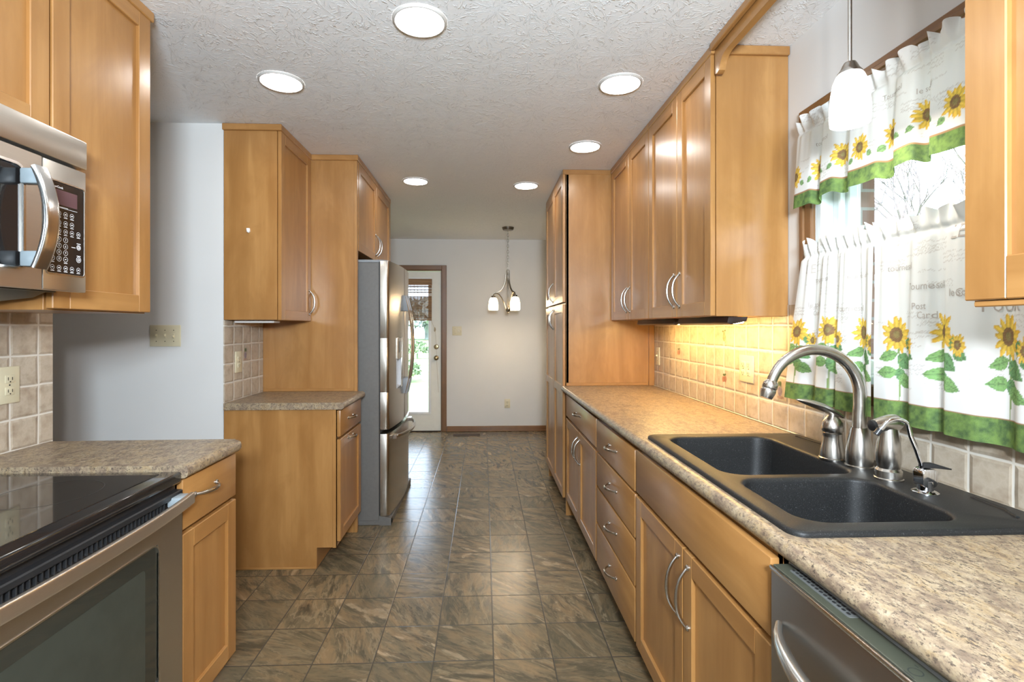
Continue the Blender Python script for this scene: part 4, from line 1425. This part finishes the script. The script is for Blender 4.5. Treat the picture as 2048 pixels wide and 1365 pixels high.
t = thing('side_sprayer', 'stubby brushed nickel side sprayer between the spout and the slim filter tap', 'sprayer', (1.072, 1.285, ZD))
b = bm_new()
add_lathe(b, [(0.033, 0), (0.033, 0.004), (0.031, 0.006), (0.030, 0.024), (0.025, 0.03)], (1.072, 1.285, ZD), 32)
obj('collar', b, M['nickel'], t)
b = bm_new()
add_lathe(b, [(0.024, 0.028), (0.0275, 0.045), (0.0285, 0.065), (0.0265, 0.09), (0.022, 0.115), (0.019, 0.135)], (1.072, 1.285, ZD), 32)
obj('body', b, M['nickel'], t)
b = bm_new()
mt = Matrix.Rotation(R(-97), 4, 'Y')
add_lathe(b, [(0.006, -0.036), (0.016, -0.034), (0.0215, -0.024), (0.0225, -0.008), (0.020, 0.012), (0.0165, 0.028), (0.0145, 0.036)], (1.068, 1.285, ZD + 0.147), 26, mat=mt)
obj('head', b, M['nickel'], t)
b = bm_new()
add_lathe(b, [(0.0145, 0.0355), (0.014, 0.044), (0.010, 0.046)], (1.068, 1.285, ZD + 0.147), 22, mat=mt)
obj('nozzle', b, M['black'], t)

t = thing('filter_tap', 'slim chrome filtered-water tap with a black lever, beside the side sprayer', 'faucet', (1.072, 1.175, ZD))
b = bm_new()
add_lathe(b, [(0.027, 0), (0.027, 0.003), (0.022, 0.006), (0.015, 0.008)], (1.072, 1.175, ZD), 28)
obj('flange', b, M['chrome'], t)
b = bm_new()
add_lathe(b, [(0.0165, 0.006), (0.0165, 0.03)], (1.072, 1.175, ZD), 24)
add_prism(b, rrect(1.054, 1.090, ZD + 0.016, ZD + 0.060, 0.010), 'y', 1.160, 1.190, bev=0.002)
obj('body', b, M['chrome'], t)
b = bm_new()
pts = [(1.066, 1.175, ZD + 0.045), (1.063, 1.176, ZD + 0.07), (1.052, 1.178, ZD + 0.105), (1.04, 1.180, ZD + 0.137)]
for k in range(1, 9):
    a = R(20 + 140 * k / 8)
    pts.append((1.009 + 0.033 * math.cos(a), 1.181 + 0.001 * k, ZD + 0.147 + 0.030 * math.sin(a)))
pts += [(0.968, 1.19, ZD + 0.148)]
add_tube(b, pts, 0.0052, 14)
obj('spout', b, M['chrome'], t)
b = bm_new()
add_tube(b, [(0.971, 1.1895, ZD + 0.152), (0.962, 1.191, ZD + 0.139)], 0.0072, 14)
obj('nozzle', b, M['black'], t)
b = bm_new()
add_prism(b, [(1.060, ZD + 0.061), (1.086, ZD + 0.061), (1.132, ZD + 0.056), (1.133, ZD + 0.059), (1.09, ZD + 0.072), (1.062, ZD + 0.074)], 'y', 1.167, 1.183, bev=0.002)
obj('lever', b, M['black'], t)

# ------------------------------------------------------------------ curtains
def vnoise(u, v, seed):
    """cheap value noise on arrays"""
    rs = np.random.RandomState(seed).rand(64, 64)
    iu, iv = np.floor(u).astype(int), np.floor(v).astype(int)
    fu, fv = u - iu, v - iv
    fu = fu * fu * (3 - 2 * fu); fv = fv * fv * (3 - 2 * fv)
    g = lambda a, c: rs[a % 64, c % 64]
    return (g(iu, iv) * (1 - fu) + g(iu + 1, iv) * fu) * (1 - fv) + (g(iu, iv + 1) * (1 - fu) + g(iu + 1, iv + 1) * fu) * fv

def over(col, mask, c):
    for k in range(3):
        col[..., k] = col[..., k] * (1 - mask) + (c[k] if np.isscalar(c[k]) else c[k]) * mask

def paint(u, v, flowers, border, seed, leaves=True):
    """the print on the cloth: u along the cloth, v up from the hem, in metres"""
    col = np.zeros(u.shape + (3,))
    col[...] = (0.72, 0.72, 0.70)
    # faint handwriting rows
    rs = np.random.RandomState(seed)
    for _ in range(46):
        cx, cy = rs.uniform(u.min(), u.max()), rs.uniform(border + 0.03, v.max())
        L = rs.uniform(0.02, 0.055)
        for k in range(rs.randint(1, 4)):
            yy = cy - 0.011 * k
            wave = 0.0022 * np.sin((u - cx) * 900 + 3 * np.sin(u * 210 + k)) + 0.0012 * np.sin(u * 2100)
            m = (np.abs(v - yy - wave) < 0.0011) & (np.abs(u - cx) < L)
            over(col, m * 0.55, (0.42, 0.37, 0.33))
    def leaf(cx, cy, ang, L, Wd, c):
        L, Wd = L * 1.12, Wd * 1.2
        ca, sa = math.cos(ang), math.sin(ang)
        p = (u - cx) * ca + (v - cy) * sa
        q = -(u - cx) * sa + (v - cy) * ca
        s = np.clip(p / L, 0, 1)
        half = Wd * np.sin(PI * s ** 0.75) ** 0.9
        m = ((p > 0) & (p < L) & (np.abs(q) < half)).astype(float)
        sh = 0.75 + 0.5 * vnoise(p * 240 + 7, q * 240 + 9, 5)
        rib = (np.abs(q) < 0.0009) | (np.abs(np.mod(p + np.abs(q) * 0.9, 0.011)) < 0.0012)
        cc = [np.where(rib, c[k] * 0.55, c[k] * sh) for k in range(3)]
        over(col, m, cc)
    def stem(x0, y0, x1, y1, w=0.0022):
        dx, dy = x1 - x0, y1 - y0
        L2 = dx * dx + dy * dy
        s = np.clip(((u - x0) * dx + (v - y0) * dy) / L2, 0, 1)
        d = np.hypot(u - x0 - s * dx - 0.004 * np.sin(PI * s), v - y0 - s * dy)
        over(col, (d < w).astype(float), (0.20, 0.30, 0.09))
    def flower(cx, cy, Rr, sq=0.85, tone=1.0):
        x, y = (u - cx) / sq, v - cy
        r, a = np.hypot(x, y), np.arctan2(y, x)
        jit = 0.10 * np.sin(a * 5 + cx * 90) + 0.06 * np.sin(a * 9 + 1)
        for n_, off, sc_, c in ((13, 0.0, 1.0, (0.80, 0.47, 0.035)), (12, 0.24, 0.86, (0.88, 0.60, 0.07))):
            pet = np.abs(np.mod((a + off) * n_ / (2 * PI), 1.0) - 0.5) * 2
            lim = Rr * sc_ * (1.0 + jit) * (0.60 + 0.4 * (1 - pet ** 1.7))
            m = (r < lim).astype(float)
            sh = 0.62 + 0.38 * (1 - pet) + 0.2 * vnoise(a * 14 + 20, r * 500, 3) - 0.15
            over(col, m, [c[k] * tone * sh for k in range(3)])
        m = (r < Rr * 0.42).astype(float)
        sh = 0.7 + 0.6 * vnoise(x * 900 + 40, y * 900 + 40, 8)
        over(col, m, [0.20 * sh, 0.105 * sh, 0.035 * sh])
        over(col, (r < Rr * 0.20).astype(float), [0.22 * sh, 0.17 * sh, 0.05 * sh])
    for (cx, cy, Rr, big) in flowers:
        if leaves:
            stem(cx, cy, cx + 0.006, border)
            g1, g2 = (0.17, 0.33, 0.10), (0.11, 0.25, 0.085)
            leaf(cx, cy - 0.052, R(200), 0.052, 0.013, g1)
            leaf(cx + 0.002, cy - 0.058, R(-35), 0.056, 0.019, g2)
            leaf(cx, cy - 0.105, R(185), 0.056, 0.015, g1)
            leaf(cx + 0.002, cy - 0.095, R(-60), 0.050, 0.014, g2)
            leaf(cx + 0.004, cy - 0.118, R(-22), 0.058, 0.016, g1)
            if big:
                stem(cx + 0.005, cy - 0.075, cx + 0.046, cy - 0.035)
                leaf(cx + 0.046, cy - 0.045, R(-30), 0.036, 0.013, g2)
                leaf(cx + 0.028, cy - 0.022, R(-10), 0.03, 0.014, g2)
                flower(cx + 0.058, cy - 0.030, 0.029, 0.75, 0.95)
        else:
            leaf(cx - 0.028, cy - 0.026, R(215), 0.024, 0.008, (0.18, 0.33, 0.12))
            leaf(cx + 0.028, cy - 0.022, R(-30), 0.022, 0.008, (0.18, 0.33, 0.12))
        flower(cx, cy, Rr)
    # hem border of leaves
    bn = vnoise(u * 70, v * 70, 11) + 0.6 * vnoise(u * 190, v * 190, 12)
    s = np.clip((bn - 0.35) / 0.9, 0, 1)
    m = (v < border).astype(float)
    over(col, m, [0.035 + 0.10 * s, 0.085 + 0.15 * s, 0.014 + 0.025 * s])
    over(col, ((v >= border) & (v < border + 0.0035)).astype(float), (0.30, 0.16, 0.07))
    return col

def curtain(name, label, cat, y_far, y_near, z_top, z_bot, x0, flowers, border, seed, texts=(), fold=0.016, leaves=True,
            nf=6, ruffle=0.04, scallop=0.0, flare=0.0, res=0.0026):
    Wd, Ht = y_far - y_near, z_top - z_bot
    nu, nv = int(Wd / res), int(Ht / res)
    uu = np.linspace(0, 1, nu); vv = np.linspace(0, 1, nv)
    U, V = np.meshgrid(uu, vv, indexing='ij')     # U: far -> near, V: hem -> top
    rs = np.random.RandomState(seed)
    ph = rs.uniform(0, 6.28, 4)
    def surf(U, V):
        z = V * Ht
        head = np.clip((z - (Ht - ruffle - 0.026)) / 0.012, 0, 1)            # stitched pocket and ruffle above
        ruf = np.clip((z - (Ht - ruffle)) / ruffle, 0, 1)
        t_ = U * nf * 2 * PI
        big = np.sin(t_ + ph[0] + 0.9 * np.sin(t_ * 0.43 + ph[1]))
        big = np.tanh(2.3 * (big + 0.42))
        tight = np.sin(t_ * 3.1 + ph[2] + 1.3 * np.sin(t_ * 0.8)) * 0.7 + 0.3 * np.sin(t_ * 5.3 + ph[3])
        down = 1 - V
        amp = fold * (0.25 + 0.75 * np.clip(down * 1.6, 0, 1))
        X = amp * big * (1 - head) + 0.003 * tight * np.clip(V * 1.5 - 0.5, 0, 1) * (1 - head)
        X = X + head * (0.004 * tight) + ruf * (0.012 * tight + 0.006 * big) - 0.006 * np.exp(-((z - (Ht - ruffle - 0.013)) / 0.010) ** 2)
        Y = y_far - U * Wd + flare * down * (1 - U) ** 2 + 0.010 * np.cos(t_ + ph[0]) * down * 0.6
        sc_ = scallop * (np.sin(t_ * 0.5 + ph[1]) * 0.5 + 0.5 * big) * down ** 2
        Z = z_bot + z + sc_ + ruf * 0.010 * np.sin(t_ * 2.3 + ph[1])
        return x0 - X, Y, Z
    X, Y, Z = surf(U, V)
    cu_scale = 1.18
    cu = U * Wd * cu_scale
    cv = V * Ht
    col = paint(cu, cv, flowers, border, seed, leaves)
    verts = np.stack([X, Y, Z], -1).reshape(-1, 3)
    idx = np.arange(nu * nv).reshape(nu, nv)
    quads = np.stack([idx[:-1, :-1], idx[1:, :-1], idx[1:, 1:], idx[:-1, 1:]], -1).reshape(-1, 4)
    tv, tf = [], []
    base = len(verts)
    for s, size, tu, tz in texts:
        vs, fs = text_bm(s, size)
        if tu + max(p for p, q in vs) > Wd * cu_scale * 0.98 or tu + min(p for p, q in vs) < 0.004:
            continue
        k0 = base + len(tv)
        for p, q in vs:
            u_, v_ = (tu + p) / (Wd * cu_scale), (tz + q) / Ht
            a = surf(np.array(u_), np.array(v_))
            tv.append((float(a[0]) - 0.0012, float(a[1]), float(a[2])))
        tf += [tuple(k0 + i for i in f) for f in fs]
    me = bpy.data.meshes.new(name)
    org = Vector((x0, (y_far + y_near) / 2, z_bot))
    allv = np.concatenate([verts, np.array(tv)]) if tv else verts
    allv = allv - np.array(org)
    me.from_pydata(allv.tolist(), [], quads.tolist() + tf)
    at_ = me.color_attributes.new('print', 'FLOAT_COLOR', 'POINT')
    cc = np.ones((len(allv), 4), dtype=np.float32)
    cc[:nu * nv, :3] = col.reshape(-1, 3)
    at_.data.foreach_set('color', cc.ravel())
    me.materials.append(M['fabric']); me.materials.append(M['ink'])
    mi = np.zeros(len(me.polygons), dtype=np.int32)
    mi[len(quads):] = 1
    me.polygons.foreach_set('material_index', mi)
    me.shade_smooth()
    me.update()
    o = bpy.data.objects.new(name, me)
    o.location = org
    COL.objects.link(o)
    return tag(o, label, cat)

fl = [(0.025 + 0.15 * k, 0.250 + 0.008 * (k % 2), 0.049, True) for k in range(4)]
tx = [('tournesol', 0.024, 0.13, 0.43), ('le soleil', 0.026, 0.10, 0.345), ('Post', 0.022, 0.085, 0.335), ('Card', 0.024, 0.105, 0.315),
      ('Tournesol', 0.026, 0.275, 0.325), ('tournesol', 0.022, 0.31, 0.425), ('de soleil', 0.022, 0.42, 0.36), ('LE', 0.045, 0.06, 0.47), ('POUR', 0.038, 0.38, 0.48)]
curtain('cafe_curtain', 'far cafe curtain panel with sunflowers hanging behind the gooseneck spout', 'curtain', 1.762, 1.436, 1.634, 1.062, XR - 0.055,
        fl, 0.058, 21, tx, nf=3.2, flare=0.095, fold=0.011)
fl = [(0.075 + 0.175 * k, 0.246 + 0.008 * (k % 2), 0.051, True) for k in range(4)]
tx = [('tournesol', 0.026, 0.10, 0.432), ('Tournesol', 0.028, 0.19, 0.375), ('le soleil', 0.027, 0.32, 0.352), ('Post', 0.026, 0.175, 0.322), ('Card', 0.026, 0.195, 0.298),
      ('LE', 0.05, 0.30, 0.50), ('POUR', 0.042, 0.415, 0.315), ('Card', 0.03, 0.33, 0.35), ('tournesol', 0.026, 0.50, 0.43)]
curtain('cafe_curtain', 'near cafe curtain panel with sunflowers hanging beside the near wall cabinet', 'curtain', 1.424, 0.93, 1.634, 1.062, XR - 0.055,
        fl, 0.058, 33, tx, nf=3.6, flare=0.0, fold=0.012)
fl = [(0.02 + 0.118 * k, 0.112 + 0.006 * (k % 3), 0.040, False) for k in range(10)]
tx = [('tournesol', 0.022, 0.16, 0.20), ('Post Card', 0.022, 0.36, 0.215), ('le soleil', 0.022, 0.62, 0.19), ('Tournesol', 0.022, 0.50, 0.225), ('tournesol', 0.022, 0.84, 0.205)]
curtain('window_valance', 'gathered sunflower valance across the top of the sink window', 'curtain', 1.782, 0.93, 2.080, 1.762, XR - 0.06,
        fl, 0.047, 45, tx, nf=6, scallop=0.014, leaves=False, flare=0.025, fold=0.013, ruffle=0.035)

# ------------------------------------------------------------------ lights
def can(x, y, label):
    t = thing('recessed_light', label, 'light', (x, y, H - 0.014), 'recessed ceiling lights in the kitchen')
    b = bm_new()
    add_lathe(b, [(0.087, 0.0138), (0.087, 0.007), (0.0885, 0.005), (0.093, 0.0055), (0.098, 0.010), (0.099, 0.0138)], (x, y, H - 0.014), 48, caps=False)
    obj('trim_ring', b, M['can_trim'], t)
    b = bm_new()
    add_lathe(b, [(0.0875, 0.0135), (0.0875, 0.010), (0.06, 0.009), (0.001, 0.0085)], (x, y, H - 0.014), 40)
    obj('lens', b, M['can_glow'], t)
can(-0.232, 1.822, 'lit recessed light nearest the viewer at the top centre of the ceiling')
can(-0.915, 2.298, 'lit recessed light near the hall opening, left of centre on the ceiling')
can(0.622, 2.258, 'lit recessed light beside the wall cabinet next to the sink window')
can(0.622, 3.052, 'lit recessed light beside the wall cabinet next to the pantry')
can(-0.518, 3.824, 'lit recessed light in front of the cabinet over the refrigerator')
can(0.332, 3.912, 'lit recessed light in front of the tall pantry')

t = thing('pendant_lamp', 'small lit pendant with a white glass shade hanging over the sink', 'lamp', (0.978, 1.30, 1.872))
b = bm_new()
add_lathe(b, [(0.0, 0.02), (0.043, 0.02), (0.044, 0.014), (0.02, 0.0)], (0.978, 1.30, H - 0.021), 32)
add_tube(b, [(0.978, 1.30, H - 0.02), (0.978, 1.30, 2.036)], 0.0052, 14)
obj('rod', b, M['nickel'], t)
b = bm_new()
add_lathe(b, [(0.0065, 0.166), (0.014, 0.164), (0.018, 0.157), (0.022, 0.147), (0.029, 0.137), (0.029, 0.134)], (0.978, 1.30, 1.872), 32)
obj('cap', b, M['nickel'], t)
b = bm_new()
add_lathe(b, [(0.026, 0.137), (0.033, 0.128), (0.040, 0.110), (0.0445, 0.082), (0.0475, 0.048), (0.048, 0.018), (0.046, 0.0), (0.044, 0.001), (0.0455, 0.02), (0.045, 0.05), (0.042, 0.082), (0.037, 0.108), (0.029, 0.126), (0.01, 0.131)], (0.978, 1.30, 1.872), 40)
obj('shade', b, M['pendant_glow'], t)
lamp('pendant_bulb', 'POINT', (0.978, 1.30, 1.895), 7, (1.0, 0.9, 0.76), 0.025)

t = thing('chandelier', 'three-light nickel chandelier hanging on a chain before the back wall', 'lamp', (0.27, 5.58, 1.48))
b = bm_new()
add_lathe(b, [(0.03, 0.0), (0.056, 0.004), (0.064, 0.02), (0.068, 0.034)], (0.27, 5.58, H - 0.035), 32)
obj('canopy', b, M['antique_nickel'], t)
b = bm_new()
z = H - 0.036
k = 0
while z > 1.965:
    pts = []
    for i in range(13):
        a = 2 * PI * i / 12
        c, s = 0.0085 * math.cos(a), 0.019 * math.sin(a)
        pts.append((0.27 + (c if k % 2 else 0), 5.58 + (0 if k % 2 else c), z - 0.018 + s))
    add_tube(b, pts, 0.003, 6, caps=False)
    z -= 0.031
    k += 1
pts = [(0.27 + 0.017 * math.cos(2 * PI * i / 16), 5.58, 1.945 + 0.024 * math.sin(2 * PI * i / 16)) for i in range(17)]
add_tube(b, pts, 0.003, 8, caps=False)
obj('chain', b, M['antique_nickel'], t)
b = bm_new()
add_lathe(b, [(0.004, 0.0), (0.010, 0.006), (0.006, 0.014), (0.022, 0.024), (0.030, 0.04), (0.031, 0.062), (0.012, 0.068), (0.008, 0.08), (0.008, 0.36), (0.012, 0.37), (0.012, 0.44), (0.006, 0.446)], (0.27, 5.58, 1.48), 28)
obj('column', b, M['antique_nickel'], t)
for az in (176, 58, 296):
    ca, sa = math.cos(R(az)), math.sin(R(az))
    P3 = lambda r, z: (0.27 + r * ca, 5.58 + r * sa, z)
    b = bm_new()
    add_tube(b, [P3(0.022, 1.925), P3(0.026, 1.88), P3(0.034, 1.82), P3(0.058, 1.765), P3(0.092, 1.728), P3(0.128, 1.712), P3(0.155, 1.706)], 0.0078, 8, flat=0.6)
    add_tube(b, [P3(0.028, 1.542), P3(0.048, 1.60), P3(0.072, 1.655), P3(0.103, 1.694), P3(0.132, 1.705), P3(0.155, 1.695), P3(0.163, 1.672)], 0.0072, 8)
    arm = obj('arm', b, M['antique_nickel'], t)
    b = bm_new()
    add_lathe(b, [(0.010, 0.022), (0.022, 0.018), (0.026, 0.0), (0.024, -0.004)], P3(0.163, 1.657), 20)
    obj('socket_cup', b, M['antique_nickel'], arm)
    b = bm_new()
    add_lathe(b, [(0.026, 0.0), (0.040, -0.012), (0.049, -0.040), (0.0545, -0.085), (0.0545, -0.120), (0.052, -0.138), (0.050, -0.137), (0.052, -0.12), (0.051, -0.08), (0.044, -0.03), (0.02, -0.008)], P3(0.163, 1.655), 28)
    obj('shade', b, M['shade_glow'], arm)
    lamp('chandelier_bulb', 'POINT', P3(0.163, 1.545), 5, (1.0, 0.84, 0.62), 0.03)

# ------------------------------------------------------------------ outlets and switches
def rot_x(d):      # plate facing +x (d=1) or -x
    return lambda p, q, h: (h * d, p * d, q)
def plate_parts(root, to, wd, ht, items):
    """to(p, q, h): plate plane to world. items: ('duplex'|'toggle'|'dial', p)"""
    def bx(bm, p0, p1, q0, q1, h0, h1, bev=0.0, mi=0):
        a, c = Vector(to(p0, q0, h0)), Vector(to(p1, q1, h1))
        add_box(bm, min(a.x, c.x), max(a.x, c.x), min(a.y, c.y), max(a.y, c.y), min(a.z, c.z), max(a.z, c.z), bev, 2, mi)
    b = bm_new(); bx(b, -wd / 2, wd / 2, -ht / 2, ht / 2, 0, 0.006, 0.0022)
    obj('faceplate', b, M['almond'], root)
    for kind, p in items:
        b = bm_new()
        if kind == 'duplex':
            for q in (-0.020, 0.020):
                bx(b, p - 0.0165, p + 0.0165, q - 0.0135, q + 0.0135, 0.004, 0.0085, 0.002)
                bx(b, p - 0.0085, p - 0.0060, q - 0.004, q + 0.006, 0.0082, 0.0088, 0, 1)
                bx(b, p + 0.0060, p + 0.0085, q - 0.004, q + 0.006, 0.0082, 0.0088, 0, 1)
                bx(b, p - 0.002, p + 0.002, q - 0.011, q - 0.007, 0.0082, 0.0088, 0, 1)
            bx(b, p - 0.0022, p + 0.0022, -0.0022, 0.0022, 0.006, 0.0068, 0, 1)
            obj('receptacle', b, [M['almond'], M['slot']], root)
        elif kind == 'toggle':
            bx(b, p - 0.0055, p + 0.0055, -0.0125, 0.0125, 0.0055, 0.0075, 0.001)
            bx(b, p - 0.004, p + 0.004, -0.002 if p < 0.02 else -0.010, 0.010 if p < 0.02 else 0.002, 0.007, 0.017, 0.002)
            for q in (-0.030, 0.030):
                bx(b, p - 0.0022, p + 0.0022, q - 0.0022, q + 0.0022, 0.0055, 0.0068, 0, 1)
            obj('toggle', b, [M['almond'], M['slot']], root)
        else:
            n_ = (Vector(to(0, 0, 1)) - Vector(to(0, 0, 0))).normalized()
            q_ = Vector((0, 0, 1)).rotation_difference(n_).to_matrix().to_4x4()
            add_lathe(b, [(0.019, 0.005), (0.018, 0.016), (0.014, 0.02)], to(p, 0, 0), 20, mat=q_)
            obj('dimmer_knob', b, M['almond'], root)
def plate(name, label, cat, loc, facing, wd, ht, items):
    t = thing(name, label, cat, loc)
    x, y, z = loc
    to = {'+x': lambda p, q, h: (x + h, y + p, z + q), '-x': lambda p, q, h: (x - h, y - p, z + q),
          '-y': lambda p, q, h: (x + p, y - h, z + q)}[facing]
    plate_parts(t, to, wd, ht, items)
plate('light_switch', 'almond triple switch plate on the grey hall wall', 'switch', (-1.727, YG, 1.281), '-y', 0.163, 0.116, [('toggle', -0.046), ('toggle', 0.0), ('toggle', 0.046)])
plate('outlet', 'almond duplex outlet on the tile beside the range', 'outlet', (XL + 0.0062, 1.716, 1.137), '+x', 0.074, 0.122, [('duplex', 0.0)])
plate('outlet', 'small almond outlet on the tile under the left wall cabinet', 'outlet', (XM + 0.0062, 2.935, 1.128), '+x', 0.074, 0.122, [('duplex', 0.0)])
plate('outlet', 'double almond outlet on the lit tile behind the gooseneck spout', 'outlet', (XR - 0.0062, 2.242, 1.138), '-x', 0.122, 0.122, [('duplex', -0.023), ('duplex', 0.023)])
plate('light_switch', 'single almond switch plate on the tile next to the pantry', 'switch', (XR - 0.0062, 3.412, 1.127), '-x', 0.074, 0.122, [('toggle', 0.0)])
plate('light_switch', 'almond plate with a toggle and a round dial beside the back door', 'switch', (-0.34, YB, 1.277), '-y', 0.118, 0.114, [('toggle', -0.024), ('dial', 0.024)])
plate('outlet', 'almond outlet low on the back wall under the chandelier', 'outlet', (0.299, YB, 0.353), '-y', 0.072, 0.114, [('duplex', 0.0)])

t = thing('floor_register', 'brown floor vent register in front of the back wall baseboard', 'vent', (-0.21, 6.14, 0))
b = bm_new(); add_box(b, -0.375, -0.045, 6.085, 6.195, 0.0, 0.006, 0.002)
obj('frame', b, plain('bronze_register', (0.075, 0.045, 0.028), 0.5), t)
b = bm_new()
for x in np.arange(-0.36, -0.065, 0.018):
    add_box(b, x, x + 0.009, 6.10, 6.18, 0.0055, 0.0068)
obj('louvers', b, M['slot'], t)

# ------------------------------------------------------------------ outdoors
b = bm_new(); add_box(b, -45, 45, -20, 70, -0.3, -0.25)
struct('lawn', b, M['grass'])
def branch(bm, p, d, L, r, depth):
    q = p + d * L
    mid = p + d * L * 0.5 + Vector((random.uniform(-1, 1), random.uniform(-1, 1), random.uniform(-0.3, 0.6))) * L * 0.06
    add_tube(bm, [p, mid, q], [r, r * 0.85, r * 0.65], 6)
    if depth == 0:
        return
    for k in range(3 if depth > 1 else 4):
        nd = (d + Vector((random.uniform(-1, 1), random.uniform(-1, 1), random.uniform(-0.25, 0.75))) * 0.75).normalized()
        branch(bm, p + d * L * random.uniform(0.55, 1.0), nd, L * random.uniform(0.6, 0.8), r * 0.58, depth - 1)
for x, y, h, lab in ((7.6, 8.6, 2.1, 'bare tree outside the sink window, its crown showing above the cafe curtains'), (11.5, 10.8, 2.5, 'bare tree farther off outside the sink window')):
    b = bm_new(); branch(b, Vector((x, y, -0.26)), Vector((0.02, 0.03, 1)).normalized(), h, 0.09, 5)
    tag(obj('bare_tree', b, M['bark']), lab, 'tree')
def shrub(x, y, rx, rz, label, cat, name, n=420):
    b = bm_new()
    for _ in range(n):
        a, e, r_ = random.uniform(0, 2 * PI), random.uniform(-0.2, 1), random.uniform(0.6, 1) ** 0.5
        c = Vector((x + rx * r_ * math.cos(a) * math.sqrt(max(0, 1 - e * e)), y + rx * r_ * math.sin(a) * math.sqrt(max(0, 1 - e * e)), -0.25 + rz * 0.45 + rz * 0.55 * e * r_))
        s = rx * random.uniform(0.10, 0.2)
        u = Vector((random.uniform(-1, 1), random.uniform(-1, 1), random.uniform(-1, 1))).normalized()
        w_ = u.cross(Vector((random.uniform(-1, 1), random.uniform(-1, 1), random.uniform(-1, 1)))).normalized()
        b.faces.new([b.verts.new(c + u * s), b.verts.new(c + w_ * s * 0.6), b.verts.new(c - u * s), b.verts.new(c - w_ * s * 0.6)])
    add_tube(b, [(x, y, -0.26), (x, y, -0.25 + rz * 0.5)], rx * 0.07, 6)
    return tag(obj(name, b, M['far_leaf'] if rx > 3 else M['leaf']), label, cat)
shrub(-2.35, 14.5, 0.55, 0.62, 'low green shrub on the lawn seen low through the back door glass', 'shrub', 'shrub')
shrub(-3.3, 25.0, 0.6, 0.85, 'taller green shrub on the lawn beyond the low shrub', 'shrub', 'shrub')
for k, (x, y, lab) in enumerate(((-17, 60, 'distant leafy tree left of the others beyond the lawn'), (-7, 62, 'distant leafy tree in the middle of the row beyond the lawn'), (3, 60, 'distant leafy tree right of the others beyond the lawn'))):
    shrub(x, y, 4.2, 5.0, lab, 'tree', 'leafy_tree', 700)
